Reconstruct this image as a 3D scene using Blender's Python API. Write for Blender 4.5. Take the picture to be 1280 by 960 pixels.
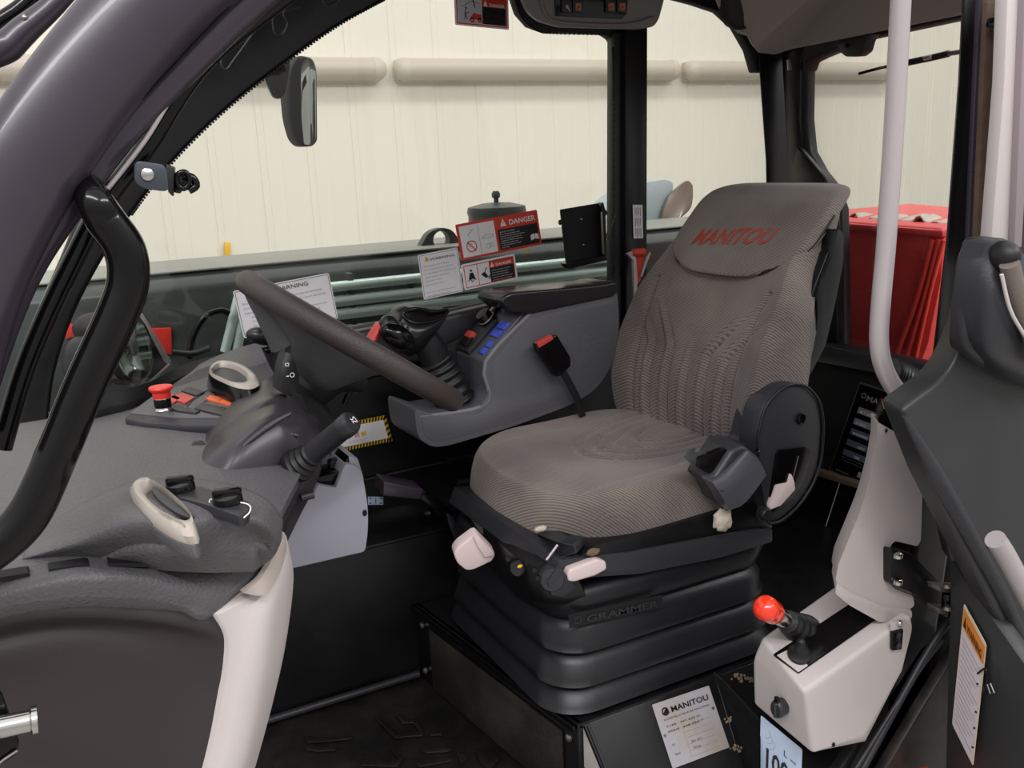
import bpy, bmesh, math, random
from mathutils import Vector, Matrix
random.seed(7)
for o in list(bpy.data.objects): bpy.data.objects.remove(o)
SC = bpy.context.scene; COL = SC.collection
V = Vector

# ------------------------------------------------------------------ camera
FPX = 1150.0; CAM = V((0, 0, 1.75))
_X = V((2288, 383, -1150)); _Z = V((-210, 4700, 1150)).normalized()
_X = (_X - _Z * _X.dot(_Z)).normalized(); _Y = _Z.cross(_X)
B = Matrix((_X, _Y, _Z))                      # camera coordinates -> world (X rearward, Y across the cab, Z up)
cd = bpy.data.cameras.new('camera'); cam = bpy.data.objects.new('camera', cd); COL.objects.link(cam)
cam.matrix_world = Matrix.Translation(CAM) @ B.to_4x4()
cd.sensor_fit = 'HORIZONTAL'; cd.sensor_width = 36; cd.lens = 36 * FPX / 1280; cd.clip_start = .02
SC.camera = cam
SC.view_settings.view_transform = 'Standard'; SC.view_settings.look = 'None'
SC.view_settings.gamma = 1; SC.view_settings.use_curve_mapping = False
SC.view_settings.exposure = 0.0

# ------------------------------------------------------------------ world and lights
w = bpy.data.worlds.new('world'); SC.world = w; w.use_nodes = True
wn = w.node_tree; wt = wn.nodes.new('ShaderNodeTexCoord'); ws = wn.nodes.new('ShaderNodeSeparateXYZ'); wr_ = wn.nodes.new('ShaderNodeValToRGB')
wn.links.new(wt.outputs['Generated'], ws.inputs[0]); wn.links.new(ws.outputs['Z'], wr_.inputs['Fac']); wn.links.new(wr_.outputs[0], wn.nodes['Background'].inputs[0])
wr_.color_ramp.elements[0].position = .0; wr_.color_ramp.elements[0].color = (.42, .41, .40, 1)
wr_.color_ramp.elements[1].position = .75; wr_.color_ramp.elements[1].color = (1, .985, .97, 1)
wn.nodes['Background'].inputs[1].default_value = 1.15
def area(name, loc, target, sx, sy, power, col=(1, 1, 1)):
    l = bpy.data.lights.new(name, 'AREA'); l.shape = 'RECTANGLE'; l.size = sx; l.size_y = sy
    l.energy = power; l.color = col
    o = bpy.data.objects.new(name, l); COL.objects.link(o); o.location = loc
    o.rotation_euler = (V(target) - V(loc)).to_track_quat('-Z', 'Y').to_euler(); return o
area('shop_light_strip', (-1.5, -1.6, 4.6), (.6, 1.2, 1.0), 4.5, .35, 150, (1, .97, 1))
area('shop_light_strip', (3.5, -2.2, 4.8), (.9, 1.2, 1.0), 4.5, .35, 140, (1, .97, 1))
area('shop_light_strip', (3.6, 2.2, 6.5), (3.6, 6.05, 1.2), 10, .8, 200, (1, .98, .96))

# ------------------------------------------------------------------ helpers
def P(px, py, X=None, Y=None, Z=None):
    """the point of a real plane X=, Y= or Z= that a sight line of the survey photograph meets"""
    r = B @ V((px - 640, 480 - py, -FPX))
    t = X / r.x if X is not None else (Y / r.y if Y is not None else (Z - CAM.z) / r.z)
    return CAM + r * t
def PY(Y, *pts): return [P(a, b, Y=Y) for a, b in pts]
def lin(h):
    h = h.lstrip('#'); c = [int(h[i:i+2], 16) / 255 for i in (0, 2, 4)]
    return tuple(x / 12.92 if x <= .04045 else ((x + .055) / 1.055) ** 2.4 for x in c) + (1,)
MATS = {}
def mat(name, col, rough=.5, metal=0, bump=0, bscale=200, var=0, vscale=6, var2=None, coat=0, spec=.5):
    if name in MATS: return MATS[name]
    m = bpy.data.materials.new(name); m.use_nodes = True; MATS[name] = m
    nt = m.node_tree; b = nt.nodes['Principled BSDF']
    c = lin(col) if isinstance(col, str) else tuple(col) + (1,)
    b.inputs['Base Color'].default_value = c; b.inputs['Roughness'].default_value = rough
    b.inputs['Metallic'].default_value = metal; b.inputs['Coat Weight'].default_value = coat
    b.inputs['Specular IOR Level'].default_value = spec
    tc = nt.nodes.new('ShaderNodeTexCoord')
    if bump:
        n = nt.nodes.new('ShaderNodeTexNoise'); n.inputs['Scale'].default_value = bscale; n.inputs['Detail'].default_value = 3
        nt.links.new(tc.outputs['Object'], n.inputs['Vector'])
        bp = nt.nodes.new('ShaderNodeBump'); bp.inputs['Strength'].default_value = bump; bp.inputs['Distance'].default_value = .002
        nt.links.new(n.outputs['Fac'], bp.inputs['Height']); nt.links.new(bp.outputs['Normal'], b.inputs['Normal'])
    if var:
        n = nt.nodes.new('ShaderNodeTexNoise'); n.inputs['Scale'].default_value = vscale; n.inputs['Detail'].default_value = 6
        n.inputs['Roughness'].default_value = .65
        nt.links.new(tc.outputs['Object'], n.inputs['Vector'])
        r = nt.nodes.new('ShaderNodeValToRGB'); r.color_ramp.elements[0].position = .42; r.color_ramp.elements[1].position = .75
        r.color_ramp.elements[0].color = c
        r.color_ramp.elements[1].color = lin(var2) if var2 else tuple(min(1, x * (1 + var)) for x in c[:3]) + (1,)
        nt.links.new(n.outputs['Fac'], r.inputs['Fac']); nt.links.new(r.outputs['Color'], b.inputs['Base Color'])
        mr = nt.nodes.new('ShaderNodeMapRange'); mr.inputs['To Min'].default_value = max(0, rough - .08); mr.inputs['To Max'].default_value = min(1, rough + .15)
        nt.links.new(n.outputs['Fac'], mr.inputs['Value']); nt.links.new(mr.outputs['Result'], b.inputs['Roughness'])
    return m
M = dict(
 wall=mat('painted_liner', '#e5e2d4', .55, var=.0), ground=mat('shop_concrete', '#8c8a86', .6, var=.4),
 fixture=mat('fixture_plastic', '#bdb4a6', .35), fixend=mat('fixture_end', '#c2baac', .4),
 paint=mat('plum_black_paint', '#37303a', .26, var=.15, vscale=9, coat=.15), black=mat('black_paint', '#0d0d0f', .3, var=.9, vscale=14),
 gloss=mat('gloss_black_enamel', '#0b0a0b', .16, spec=.35), matte=mat('matte_black', '#0a0a0b', .65, bump=.15, bscale=300),
 rubber=mat('rubber', '#141416', .48, bump=.05, bscale=900), bellow=mat('bellow_rubber', '#16171b', .36, var=.25, vscale=9),
 dash=mat('dash_plastic', '#565557', .43, bump=.75, bscale=260, var=.12, vscale=5), dashd=mat('dash_dark', '#2c2c30', .42, bump=.15, bscale=500),
 dashp=mat('dash_panel', '#2e2828', .6, bump=.12, bscale=500), console=mat('console_plastic', '#55555a', .5, bump=.15, bscale=500, var=.12, vscale=7),
 consl=mat('console_lit_edge', '#75757c', .45, bump=.1, bscale=500),
 pale=mat('pale_trim', '#c2bab8', .42, bump=.06, bscale=400, var=.05, vscale=4), palep=mat('pale_pod', '#b8b0ae', .42, bump=.05, bscale=400, var=.06, vscale=7),
 palegrey=mat('blue_grey_cover', '#a3a3ae', .5, bump=.08, bscale=400), beige=mat('beige_insert', '#a89e95', .5),
 vent=mat('vent_ring', '#b5aca2', .33, coat=.3), cover=mat('column_cover', '#333135', .3, bump=.06, bscale=500, var=.2, vscale=5),
 silver=mat('silver_paint', '#b4acad', .3, metal=.25), chrome=mat('bright_steel', '#cfcdca', .18, metal=1), steel=mat('zinc_steel', '#9c968e', .38, metal=.9),
 red=mat('red_plastic', '#e0382e', .35), redball=mat('red_ball', '#ee3a1c', .16, coat=.5), orange=mat('orange_key', '#e0632c', .4), redkey=mat('red_key', '#c9473f', .4),
 blue=mat('blue_key', '#3b55c8', .35), hood=mat('red_hood', '#dc484b', .35, var=.12, vscale=5), hoodd=mat('red_hood_edge', '#ee4a44', .35),
 leather=mat('grip_plastic', '#1b1a1b', .3, bump=.1, bscale=500), wheel=mat('wheel_rim', '#37302d', .42, bump=.5, bscale=650), wheelpad=mat('wheel_pad', '#4e4f50', .6, bump=.1, bscale=600),
 boom=mat('boom_paint', '#3c4240', .35, var=.35, vscale=5), boomlit=mat('boom_lit_top', '#8b8e86', .5), tubeg=mat('hydraulic_tube', '#d3ebe4', .3, metal=.2),
 white=mat('label_white', '#efecef', .45), ink=mat('label_black', '#161314', .5), lred=mat('label_red', '#d8402c', .4), lyel=mat('label_yellow', '#e8b920', .4),
 grey=mat('label_grey', '#8c8a92', .5), plate=mat('alu_plate', '#cbc8ce', .32, metal=.3, var=.12, vscale=14, var2='#c4b8a4'), lwa=mat('noise_label', '#a9b9cf', .4),
 lorange=mat('label_orange', '#d9832f', .4), liner=mat('roof_liner', '#8c827b', .7, bump=.15, bscale=400), linerd=mat('roof_console', '#6f6a66', .6, bump=.15, bscale=400),
 mirror=mat('mirror_glass', '#c9d0cc', .04, metal=1), fender=mat('pale_fender', '#a8b4b8', .5), ivory=mat('lever_plastic', '#d8c6c4', .45),
 foam=mat('torn_foam', '#c4b9a8', .9, bump=.8, bscale=120), lens=mat('lamp_lens', '#6c7274', .1, coat=1), brush=mat('brushed_blade', '#a0968a', .3, metal=.8),
 flap=mat('slate_bracket', '#3c4048', .4, metal=.1), dark_steel=mat('dark_steel', '#55585a', .35, metal=.5), tan=mat('dried_mud', '#6d5c49', .9, bump=.6, bscale=90), seal=mat('perished_seal', '#5a493c', .8, bump=.5, bscale=150, var=.6, vscale=25),
 redfab=mat('red_webbing', '#d0452f', .7), green=mat('green_plug', '#4e9a5a', .5), floorm=mat('floor_mat', '#121110', .45, bump=.4, bscale=60, var=1.6, vscale=9, var2='#2d2823'),
 perf=mat('mesh_panel', '#171513', .6, bump=.9, bscale=260, var=1, vscale=7, var2='#3a332b'), door=mat('door_trim', '#2b2c2e', .42, bump=.12, bscale=350, var=.15, vscale=5),
)
def glass(name, tint, gl=.6):
    m = bpy.data.materials.new(name); m.use_nodes = True; nt = m.node_tree; nt.nodes.clear()
    o = nt.nodes.new('ShaderNodeOutputMaterial'); t = nt.nodes.new('ShaderNodeBsdfTransparent'); t.inputs[0].default_value = lin(tint)
    g = nt.nodes.new('ShaderNodeBsdfGlossy'); g.inputs['Roughness'].default_value = .02
    fr = nt.nodes.new('ShaderNodeFresnel'); fr.inputs[0].default_value = 1.4
    mx = nt.nodes.new('ShaderNodeMixShader'); nt.links.new(fr.outputs[0], mx.inputs[0]); nt.links.new(t.outputs[0], mx.inputs[1])
    nt.links.new(g.outputs[0], mx.inputs[2]); nt.links.new(mx.outputs[0], o.inputs[0]); return m
M['glass'] = glass('tinted_cab_glass', '#f8f8f6'); M['lensglass'] = glass('lamp_glass', '#dfe8e4')
def fabric():
    m = bpy.data.materials.new('seat_fabric'); m.use_nodes = True; nt = m.node_tree; b = nt.nodes['Principled BSDF']; b.inputs['Roughness'].default_value = .95
    b.inputs['Specular IOR Level'].default_value = .15; b.inputs['Sheen Weight'].default_value = .25
    tc = nt.nodes.new('ShaderNodeTexCoord'); mp = nt.nodes.new('ShaderNodeMapping'); mp.inputs['Rotation'].default_value = (0, 0, .25)
    nt.links.new(tc.outputs['Object'], mp.inputs[0])
    wv = nt.nodes.new('ShaderNodeTexWave'); wv.bands_direction = 'DIAGONAL'; wv.inputs['Scale'].default_value = 88; wv.inputs['Distortion'].default_value = .8
    wv.inputs['Detail'].default_value = 1; nt.links.new(mp.outputs[0], wv.inputs[0])
    w2 = nt.nodes.new('ShaderNodeTexWave'); w2.bands_direction = 'Y'; w2.inputs['Scale'].default_value = 120; nt.links.new(mp.outputs[0], w2.inputs[0])
    n = nt.nodes.new('ShaderNodeTexNoise'); n.inputs['Scale'].default_value = 5; n.inputs['Detail'].default_value = 7; nt.links.new(tc.outputs['Object'], n.inputs[0])
    r = nt.nodes.new('ShaderNodeValToRGB'); r.color_ramp.elements[0].position = .35; r.color_ramp.elements[1].position = .72
    r.color_ramp.elements[0].color = lin('#625b58'); r.color_ramp.elements[1].color = lin('#8a8077'); nt.links.new(n.outputs[0], r.inputs[0])
    mx = nt.nodes.new('ShaderNodeMix'); mx.data_type = 'RGBA'; mx.blend_type = 'MULTIPLY'; mx.inputs[0].default_value = 1
    r2 = nt.nodes.new('ShaderNodeValToRGB'); r2.color_ramp.elements[0].color = (.55, .54, .55, 1); r2.color_ramp.elements[1].color = (1.15, 1.15, 1.15, 1)
    r2.color_ramp.elements[0].position = .2; r2.color_ramp.elements[1].position = .7
    ad = nt.nodes.new('ShaderNodeMath'); ad.operation = 'MULTIPLY_ADD'; ad.inputs[1].default_value = .25
    nt.links.new(w2.outputs['Fac'], ad.inputs[0]); nt.links.new(wv.outputs['Fac'], ad.inputs[2]); nt.links.new(ad.outputs[0], r2.inputs[0])
    nt.links.new(r.outputs[0], mx.inputs[6]); nt.links.new(r2.outputs[0], mx.inputs[7]); nt.links.new(mx.outputs[2], b.inputs['Base Color'])
    bp = nt.nodes.new('ShaderNodeBump'); bp.inputs['Strength'].default_value = .35; bp.inputs['Distance'].default_value = .001
    nt.links.new(ad.outputs[0], bp.inputs['Height']); nt.links.new(bp.outputs[0], b.inputs['Normal']); return m
M['fabric'] = fabric()

def link(name, me, m, parent=None, smooth=True, ang=None):
    if m is not None: me.materials.append(M[m] if isinstance(m, str) else m)
    o = bpy.data.objects.new(name, me); COL.objects.link(o)
    if smooth:
        me.shade_smooth()
        if ang is not None: me.set_sharp_from_angle(angle=math.radians(ang))
    if parent is not None:
        o.parent = parent; o.matrix_parent_inverse = Matrix.Translation(-world_loc(parent))
    return o
def world_loc(o):
    return V(o['at']) if 'at' in o else V((0, 0, 0))
def fin(name, bm, m, parent, smooth=True, ang=32):
    bmesh.ops.recalc_face_normals(bm, faces=bm.faces)
    me = bpy.data.meshes.new(name); bm.to_mesh(me); bm.free()
    return link(name, me, m, parent, smooth, ang)
def thing(name, label, cat, at, group=None):
    o = bpy.data.objects.new(name, None); o.empty_display_size = .05; o.location = at; o['at'] = tuple(at); COL.objects.link(o)
    return tag(o, label, cat, group)
def tag(o, label, cat, group=None):
    o['label'] = label; o['category'] = cat
    if group: o['group'] = group
    return o
def struct(o): o['kind'] = 'structure'; return o
def sroot(name, at=(0, 0, 0)):
    o = bpy.data.objects.new(name, None); o.empty_display_size = .05; o.location = at; o['at'] = tuple(at); COL.objects.link(o); return struct(o)

def cr(p0, p1, p2, p3, t):
    return ((p1 * 2) + (p2 - p0) * t + (p0 * 2 - p1 * 5 + p2 * 4 - p3) * t * t + (p1 * 3 - p0 - p2 * 3 + p3) * t ** 3) * .5
def spline(pts, res, closed=False):
    n = len(pts); out = []
    if n < 3 and not closed:
        return [pts[0].lerp(pts[-1], i / res) for i in range(res + 1)] if n == 2 else pts
    for i in range(n if closed else n - 1):
        if closed: a, b, c, d = pts[i - 1], pts[i], pts[(i + 1) % n], pts[(i + 2) % n]
        else: a, b, c, d = pts[max(i - 1, 0)], pts[i], pts[i + 1], pts[min(i + 2, n - 1)]
        for k in range(res): out.append(cr(a, b, c, d, k / res))
    if not closed: out.append(pts[-1].copy())
    return out
def fillet(pts, r, seg=5):
    out = []; n = len(pts)
    rr = r if isinstance(r, (list, tuple)) else [r] * n
    for i in range(n):
        p, a, b = pts[i], pts[i - 1], pts[(i + 1) % n]; da = (a - p); db = (b - p)
        k = min(rr[i], da.length * .45, db.length * .45)
        if k <= 0: out.append(p); continue
        q0 = p + da.normalized() * k; q1 = p + db.normalized() * k
        for j in range(seg + 1):
            t = j / seg; out.append(q0 * (1 - t) ** 2 + p * 2 * t * (1 - t) + q1 * t * t)
    return out
def bm_prism(bm, pts, ext, bevel=0, seg=2):
    n = len(pts); a = [bm.verts.new(p) for p in pts]; b = [bm.verts.new(p + ext) for p in pts]
    fs = [bm.faces.new(a), bm.faces.new(b[::-1])]
    for i in range(n): fs.append(bm.faces.new((a[i], b[i], b[(i + 1) % n], a[(i + 1) % n])))
    if bevel:
        bmesh.ops.recalc_face_normals(bm, faces=fs); bm.normal_update()
        es = {e for f in fs[:2] for e in f.edges}
        for i in range(n):
            e = bm.edges.get((a[i], b[i]))
            if e and len(e.link_faces) == 2 and e.calc_face_angle(0) > .5: es.add(e)
        bmesh.ops.bevel(bm, geom=list(es), offset=bevel, segments=seg, profile=.5, affect='EDGES', clamp_overlap=True)
def prism(name, pts, ext, m, parent=None, bevel=.003, seg=2, fil=0, ang=32):
    bm = bmesh.new()
    if fil: pts = fillet(pts, fil)
    bm_prism(bm, pts, V(ext), bevel, seg); return fin(name, bm, m, parent, True, ang)
def box(name, c, s, m, parent=None, bevel=.003, R=None, seg=2):
    bm = bmesh.new(); bmesh.ops.create_cube(bm, size=1); bmesh.ops.scale(bm, vec=s, verts=bm.verts)
    if bevel: bmesh.ops.bevel(bm, geom=bm.edges[:], offset=bevel, segments=seg, profile=.5, affect='EDGES', clamp_overlap=True)
    if R is not None: bmesh.ops.transform(bm, matrix=R.to_4x4(), verts=bm.verts)
    bmesh.ops.translate(bm, vec=V(c), verts=bm.verts); return fin(name, bm, m, parent)
def basis(axis, hint=(0, 0, 1)):
    n = V(axis).normalized(); h = V(hint)
    if abs(n.dot(h.normalized())) > .98: h = V((1, 0, 0))
    u = h.cross(n).normalized(); v = n.cross(u); return Matrix((u, v, n)).transposed()
def bm_tube(bm, pts, r, seg=14, closed=False, fl=1, hint=(0, 1, 0), cap=True):
    n = len(pts); rr = r if isinstance(r, (list, tuple)) else [r] * n
    if len(rr) != n:
        q = [V((x, 0, 0)) for x in rr]; q = [q[min(int(i / (n - 1) * (len(q) - 1)), len(q) - 2)].lerp(q[min(int(i / (n - 1) * (len(q) - 1)) + 1, len(q) - 1)], (i / (n - 1) * (len(q) - 1)) % 1 if i < n - 1 else 1) for i in range(n)]
        rr = [x.x for x in q]
    rings = []; u = None
    for i in range(n):
        t = (pts[(i + 1) % n] - pts[i - 1]) if closed or 0 < i < n - 1 else (pts[1] - pts[0] if i == 0 else pts[-1] - pts[-2])
        t.normalize()
        if u is None:
            u = V(hint) - t * t.dot(V(hint))
            if u.length < .05: u = V((1, 0, 0)) - t * t.x
        else: u = u - t * t.dot(u)
        u.normalize(); v = t.cross(u)
        rings.append([bm.verts.new(pts[i] + (u * math.cos(k * 2 * math.pi / seg) * fl + v * math.sin(k * 2 * math.pi / seg)) * rr[i]) for k in range(seg)])
    for i in range(n if closed else n - 1):
        a, b = rings[i], rings[(i + 1) % n]
        for k in range(seg): bm.faces.new((a[k], a[(k + 1) % seg], b[(k + 1) % seg], b[k]))
    if not closed and cap: bm.faces.new(rings[0][::-1]); bm.faces.new(rings[-1])
def tube(name, pts, r, m, parent=None, seg=14, res=6, closed=False, fl=1, hint=(0, 1, 0)):
    bm = bmesh.new(); bm_tube(bm, spline([V(p) for p in pts], res, closed) if res else [V(p) for p in pts], r, seg, closed, fl, hint); return fin(name, bm, m, parent, True, 50)
def lathe(name, c, axis, prof, m, parent=None, seg=24, sc=(1, 1), hint=(0, 0, 1)):
    bm = bmesh.new(); R = basis(axis, hint); rings = []
    for r, h in prof:
        rings.append([bm.verts.new(V(c) + R @ V((math.cos(k * 2 * math.pi / seg) * r * sc[0], math.sin(k * 2 * math.pi / seg) * r * sc[1], h))) for k in range(seg)])
    for a, b in zip(rings, rings[1:]):
        for k in range(seg): bm.faces.new((a[k], a[(k + 1) % seg], b[(k + 1) % seg], b[k]))
    bm.faces.new(rings[0][::-1]); bm.faces.new(rings[-1]); return fin(name, bm, m, parent, True, 40)
def ell(name, c, s, m, parent=None, R=None):
    bm = bmesh.new(); bmesh.ops.create_uvsphere(bm, u_segments=24, v_segments=14, radius=1); bmesh.ops.scale(bm, vec=s, verts=bm.verts)
    if R is not None: bmesh.ops.transform(bm, matrix=R.to_4x4(), verts=bm.verts)
    bmesh.ops.translate(bm, vec=V(c), verts=bm.verts); return fin(name, bm, m, parent, True, 180)
def patch(name, rows, ext, m, parent=None, res=5, ang=60, rm=True):
    """smooth skin through a grid of points, given real thickness along ext"""
    rows = [spline(r, res) for r in rows]; cols = [spline([r[j] for r in rows], res) for j in range(len(rows[0]))]
    nu, nv = len(cols), len(cols[0]); ext = V(ext); bm = bmesh.new()
    A = [[bm.verts.new(cols[i][j]) for j in range(nv)] for i in range(nu)]; C = [[bm.verts.new(cols[i][j] + ext) for j in range(nv)] for i in range(nu)]
    for i in range(nu - 1):
        for j in range(nv - 1):
            bm.faces.new((A[i][j], A[i+1][j], A[i+1][j+1], A[i][j+1])); bm.faces.new((C[i][j], C[i][j+1], C[i+1][j+1], C[i+1][j]))
    def side(a, b, c, d): bm.faces.new((a, b, d, c))
    for i in range(nu - 1): side(A[i][0], A[i+1][0], C[i][0], C[i+1][0]); side(A[i][-1], A[i+1][-1], C[i][-1], C[i+1][-1])
    for j in range(nv - 1): side(A[0][j], A[0][j+1], C[0][j], C[0][j+1]); side(A[-1][j], A[-1][j+1], C[-1][j], C[-1][j+1])
    return fin(name, bm, m, parent, True, ang)
def surf(name, fn, nu, nv, m, parent=None, close=True, ang=70):
    """closed pillow-like body: fn(u,v), u and v in -1..1, its rim closed at the back"""
    bm = bmesh.new(); A = [[bm.verts.new(fn(-1 + 2 * i / nu, -1 + 2 * j / nv)) for j in range(nv + 1)] for i in range(nu + 1)]
    for i in range(nu):
        for j in range(nv): bm.faces.new((A[i][j], A[i+1][j], A[i+1][j+1], A[i][j+1]))
    if close:
        rim = [A[i][0] for i in range(nu)] + [A[nu][j] for j in range(nv)] + [A[i][nv] for i in range(nu, 0, -1)] + [A[0][j] for j in range(nv, 0, -1)]
        bm.faces.new(rim[::-1])
    return fin(name, bm, m, parent, True, ang)
_tc = {}
def text_geo(s, bold=False):
    """flat lettering: vertices in em units and triangles"""
    if (s, bold) in _tc: return _tc[(s, bold)]
    c = bpy.data.curves.new('t', 'FONT'); c.body = s; c.resolution_u = 2
    if bold: c.offset = .02
    o = bpy.data.objects.new('t', c); COL.objects.link(o); bpy.context.view_layer.update()
    me = bpy.data.meshes.new_from_object(o.evaluated_get(bpy.context.evaluated_depsgraph_get()))
    vs = [v.co.copy() for v in me.vertices]; fs = [tuple(p.vertices) for p in me.polygons]
    bpy.data.objects.remove(o); bpy.data.meshes.remove(me)
    wd = max((v.x for v in vs), default=1); _tc[(s, bold)] = (vs, fs, wd); return _tc[(s, bold)]
class Face:
    """a flat face with corners tl, tr, bl; u runs right, v down, both 0..1"""
    def __init__(s, tl, tr, bl, lift=.0006):
        s.o, s.u, s.v = tl, tr - tl, bl - tl; s.n = s.u.cross(s.v).normalized()
        if s.n.dot(CAM - tl) < 0: s.n = -s.n
        s.lift = lift; s.parts = {}
        s.w, s.h = s.u.length, s.v.length
    def at(s, a, b, k=1): return s.o + s.u * a + s.v * b + s.n * (s.lift * k)
    def bm(s, m, name='print'):
        if (m, name) not in s.parts: s.parts[(m, name)] = bmesh.new()
        return s.parts[(m, name)]
    def quad(s, a0, b0, a1, b1, m, k=1, name='print'):
        bm = s.bm(m, name); bm.faces.new([bm.verts.new(s.at(x, y, k)) for x, y in ((a0, b0), (a1, b0), (a1, b1), (a0, b1))])
    def poly(s, pts, m, k=1, name='print'):
        bm = s.bm(m, name); bm.faces.new([bm.verts.new(s.at(x, y, k)) for x, y in pts])
    def line(s, pts, wd, m, k=1, name='print', closed=False):
        n = len(pts); bm = s.bm(m, name)
        for i in range(n if closed else n - 1):
            a, b = pts[i], pts[(i + 1) % n]; dx, dy = (b[0] - a[0]) * s.w, (b[1] - a[1]) * s.h; L = math.hypot(dx, dy) or 1
            ox, oy = -dy / L * wd / 2 / s.w, dx / L * wd / 2 / s.h
            bm.faces.new([bm.verts.new(s.at(x, y, k)) for x, y in ((a[0]+ox, a[1]+oy), (b[0]+ox, b[1]+oy), (b[0]-ox, b[1]-oy), (a[0]-ox, a[1]-oy))])
    def circ(s, a, b, r, wd, m, k=1, n=28, name='print'):
        s.line([(a + math.cos(t * 2 * math.pi / n) * r / s.w, b + math.sin(t * 2 * math.pi / n) * r / s.h) for t in range(n)], wd, m, k, name, True)
    def text(s, t, a, b, size, m, k=2, bold=False, width=None, name='lettering', slant=0):
        """baseline starts at (a, b); size in metres; width as a share of the face"""
        vs, fs, wd = text_geo(t, bold); sx = width / wd if width else size; bm = s.bm(m, name)
        q = [bm.verts.new(s.at(a + (v.x * sx + v.y * size * slant) / s.w, b - v.y * size / s.h, k)) for v in vs]
        for f in fs:
            try: bm.faces.new([q[i] for i in f])
            except ValueError: pass
    def done(s, parent):
        for (m, name), bm in s.parts.items():
            me = bpy.data.meshes.new(name); bm.to_mesh(me); bm.free(); link(name, me, m, parent, False)['kind'] = 'stuff'
def decal(name, label, cat, tl, tr, bl, m='white', group=None, rnd=.004, th=.0008):
    f = Face(tl, tr, bl); tk = -f.n * th
    o = prism(name, fillet([tl, tr, tr + bl - tl, bl], rnd) if rnd else [tl, tr, tr + bl - tl, bl], tk, m, None, 0)
    tag(o, label, cat, group); return o, f
# ------------------------------------------------------------------ shop around the machine
YW = 6.0
wall = sroot('wall_back', (4, YW, 0))
SEAM0 = P(435, 134, Y=YW).x; SP = .3065
pan_me = None
for k in range(-14, 26):
    x = SEAM0 + k * SP
    if pan_me is None:
        bm = bmesh.new()
        prof = [(0, .006), (.006, .006), (.012, 0), (.040, 0), (.044, .004), (.050, .004), (.056, 0), (.148, 0), (.152, -.0015), (.158, -.0015), (.164, 0), (SP - .004, 0), (SP, .006), (SP, .03), (0, .03)]
        a = [bm.verts.new((px, py, 0)) for px, py in prof]; b = [bm.verts.new((px, py, 4.2)) for px, py in prof]
        for i in range(len(a)): bm.faces.new((a[i], a[(i+1) % len(a)], b[(i+1) % len(a)], b[i]))
        bm.faces.new(a[::-1]); bm.faces.new(b)
        bmesh.ops.recalc_face_normals(bm, faces=bm.faces); pan_me = bpy.data.meshes.new('wall_panel'); bm.to_mesh(pan_me); bm.free(); pan_me.materials.append(M['wall'])
    o = bpy.data.objects.new('wall_panel', pan_me); COL.objects.link(o); o.location = (x, YW, 0); o.parent = wall; o.matrix_parent_inverse = Matrix.Translation(-V(wall['at']))
struct(box('ground', (2, 1.5, -.05), (30, 12, .1), 'ground', None, 0))
z1 = P(640, 87, Y=YW - .1).z
xs = [P(p, 86, Y=YW - .1).x for p in (488, 854)]; L = xs[1] - xs[0]
LBL = ['long pale capsule wall light crossing the middle of the big side window', 'pale capsule wall light left of the middle one, ending right of the mirror', 'pale wall light seen outside the cab at the far upper left edge', 'pale capsule wall light seen through the rear windows at right']
for k, lb in zip((0, -1, -2, 1), LBL):
    xa = xs[0] + k * L + .02; xb = xa + L - .04; R = .072
    t = thing('wall_light', lb, 'wall light', ((xa + xb) / 2, YW - .08, z1), 'capsule lights along the shop wall')
    tube('diffuser', [V((xa + R, YW - .085, z1)), V((xb - R, YW - .085, z1))], .072, 'fixture', t, 20, 1)
    for x, sg in ((xa + R, -1), (xb - R, 1)):
        lathe('end_cap', (x, YW - .085, z1), (sg, 0, 0), [(.074, -.03), (.075, 0), (.066, .03), (.045, .055), (.015, .068)], 'fixend', t, 20)
    box('housing', ((xa + xb) / 2, YW - .03, z1 - .005), (L - .12, .06, .145), 'fixend', t, .012)

# ------------------------------------------------------------------ cab shell
YG = 1.80                                            # plane of the far side glass
# far A pillar, curved up into the roof rail
inn = [(505, -30), (480, 0), (420, 34), (350, 84), (280, 140), (215, 204), (165, 268), (128, 325), (92, 395), (68, 470), (60, 540)]
out = [(5, 540), (22, 470), (45, 395), (75, 325), (105, 255), (150, 180), (200, 115), (265, 50), (330, -5), (360, -60), (400, -100)]
ip = spline([P(a, b, Y=YG) for a, b in inn], 4); op = spline([P(a, b, Y=YG) for a, b in out], 4)
struct(prism('trim_1', ip + op, (0, .035, 0), 'black', None, .012, 3))
# serrated ceramic edge of the glass
bm = bmesh.new(); path = spline([P(a, b, Y=YG - .001) for a, b in inn[1:7]], 40) + spline([P(a, b, Y=YG - .001) for a, b in ((640, -14), (650, 17), (664, 33), (686, 41), (757, 43))], 30) + spline([P(a, b, Y=YG - .013) for a, b in ((766, 60), (767, 120), (767.5, 340))], 60)
for a in path[::2]:
    bmesh.ops.create_icosphere(bm, subdivisions=1, radius=.0028, matrix=Matrix.Translation(a))
o = fin('trim_2', bm, 'matte', None); struct(o)
# top rail over the side glass
rail = [(400, -100), (505, -30), (520, -22), (600, -24), (640, -14), (650, 16), (664, 32), (686, 40), (757, 42), (766, 48), (772, 62), (782, 40), (806, 36), (806, -6), (832, -6), (870, 4), (900, 14), (922, 34), (938, 62), (946, 90), (965, 90), (1010, 60), (1010, -140), (400, -160)]
struct(prism('trim_3', [P(a, b, Y=YG) for a, b in rail], (0, .03, 0), 'matte', None, .004))
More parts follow.
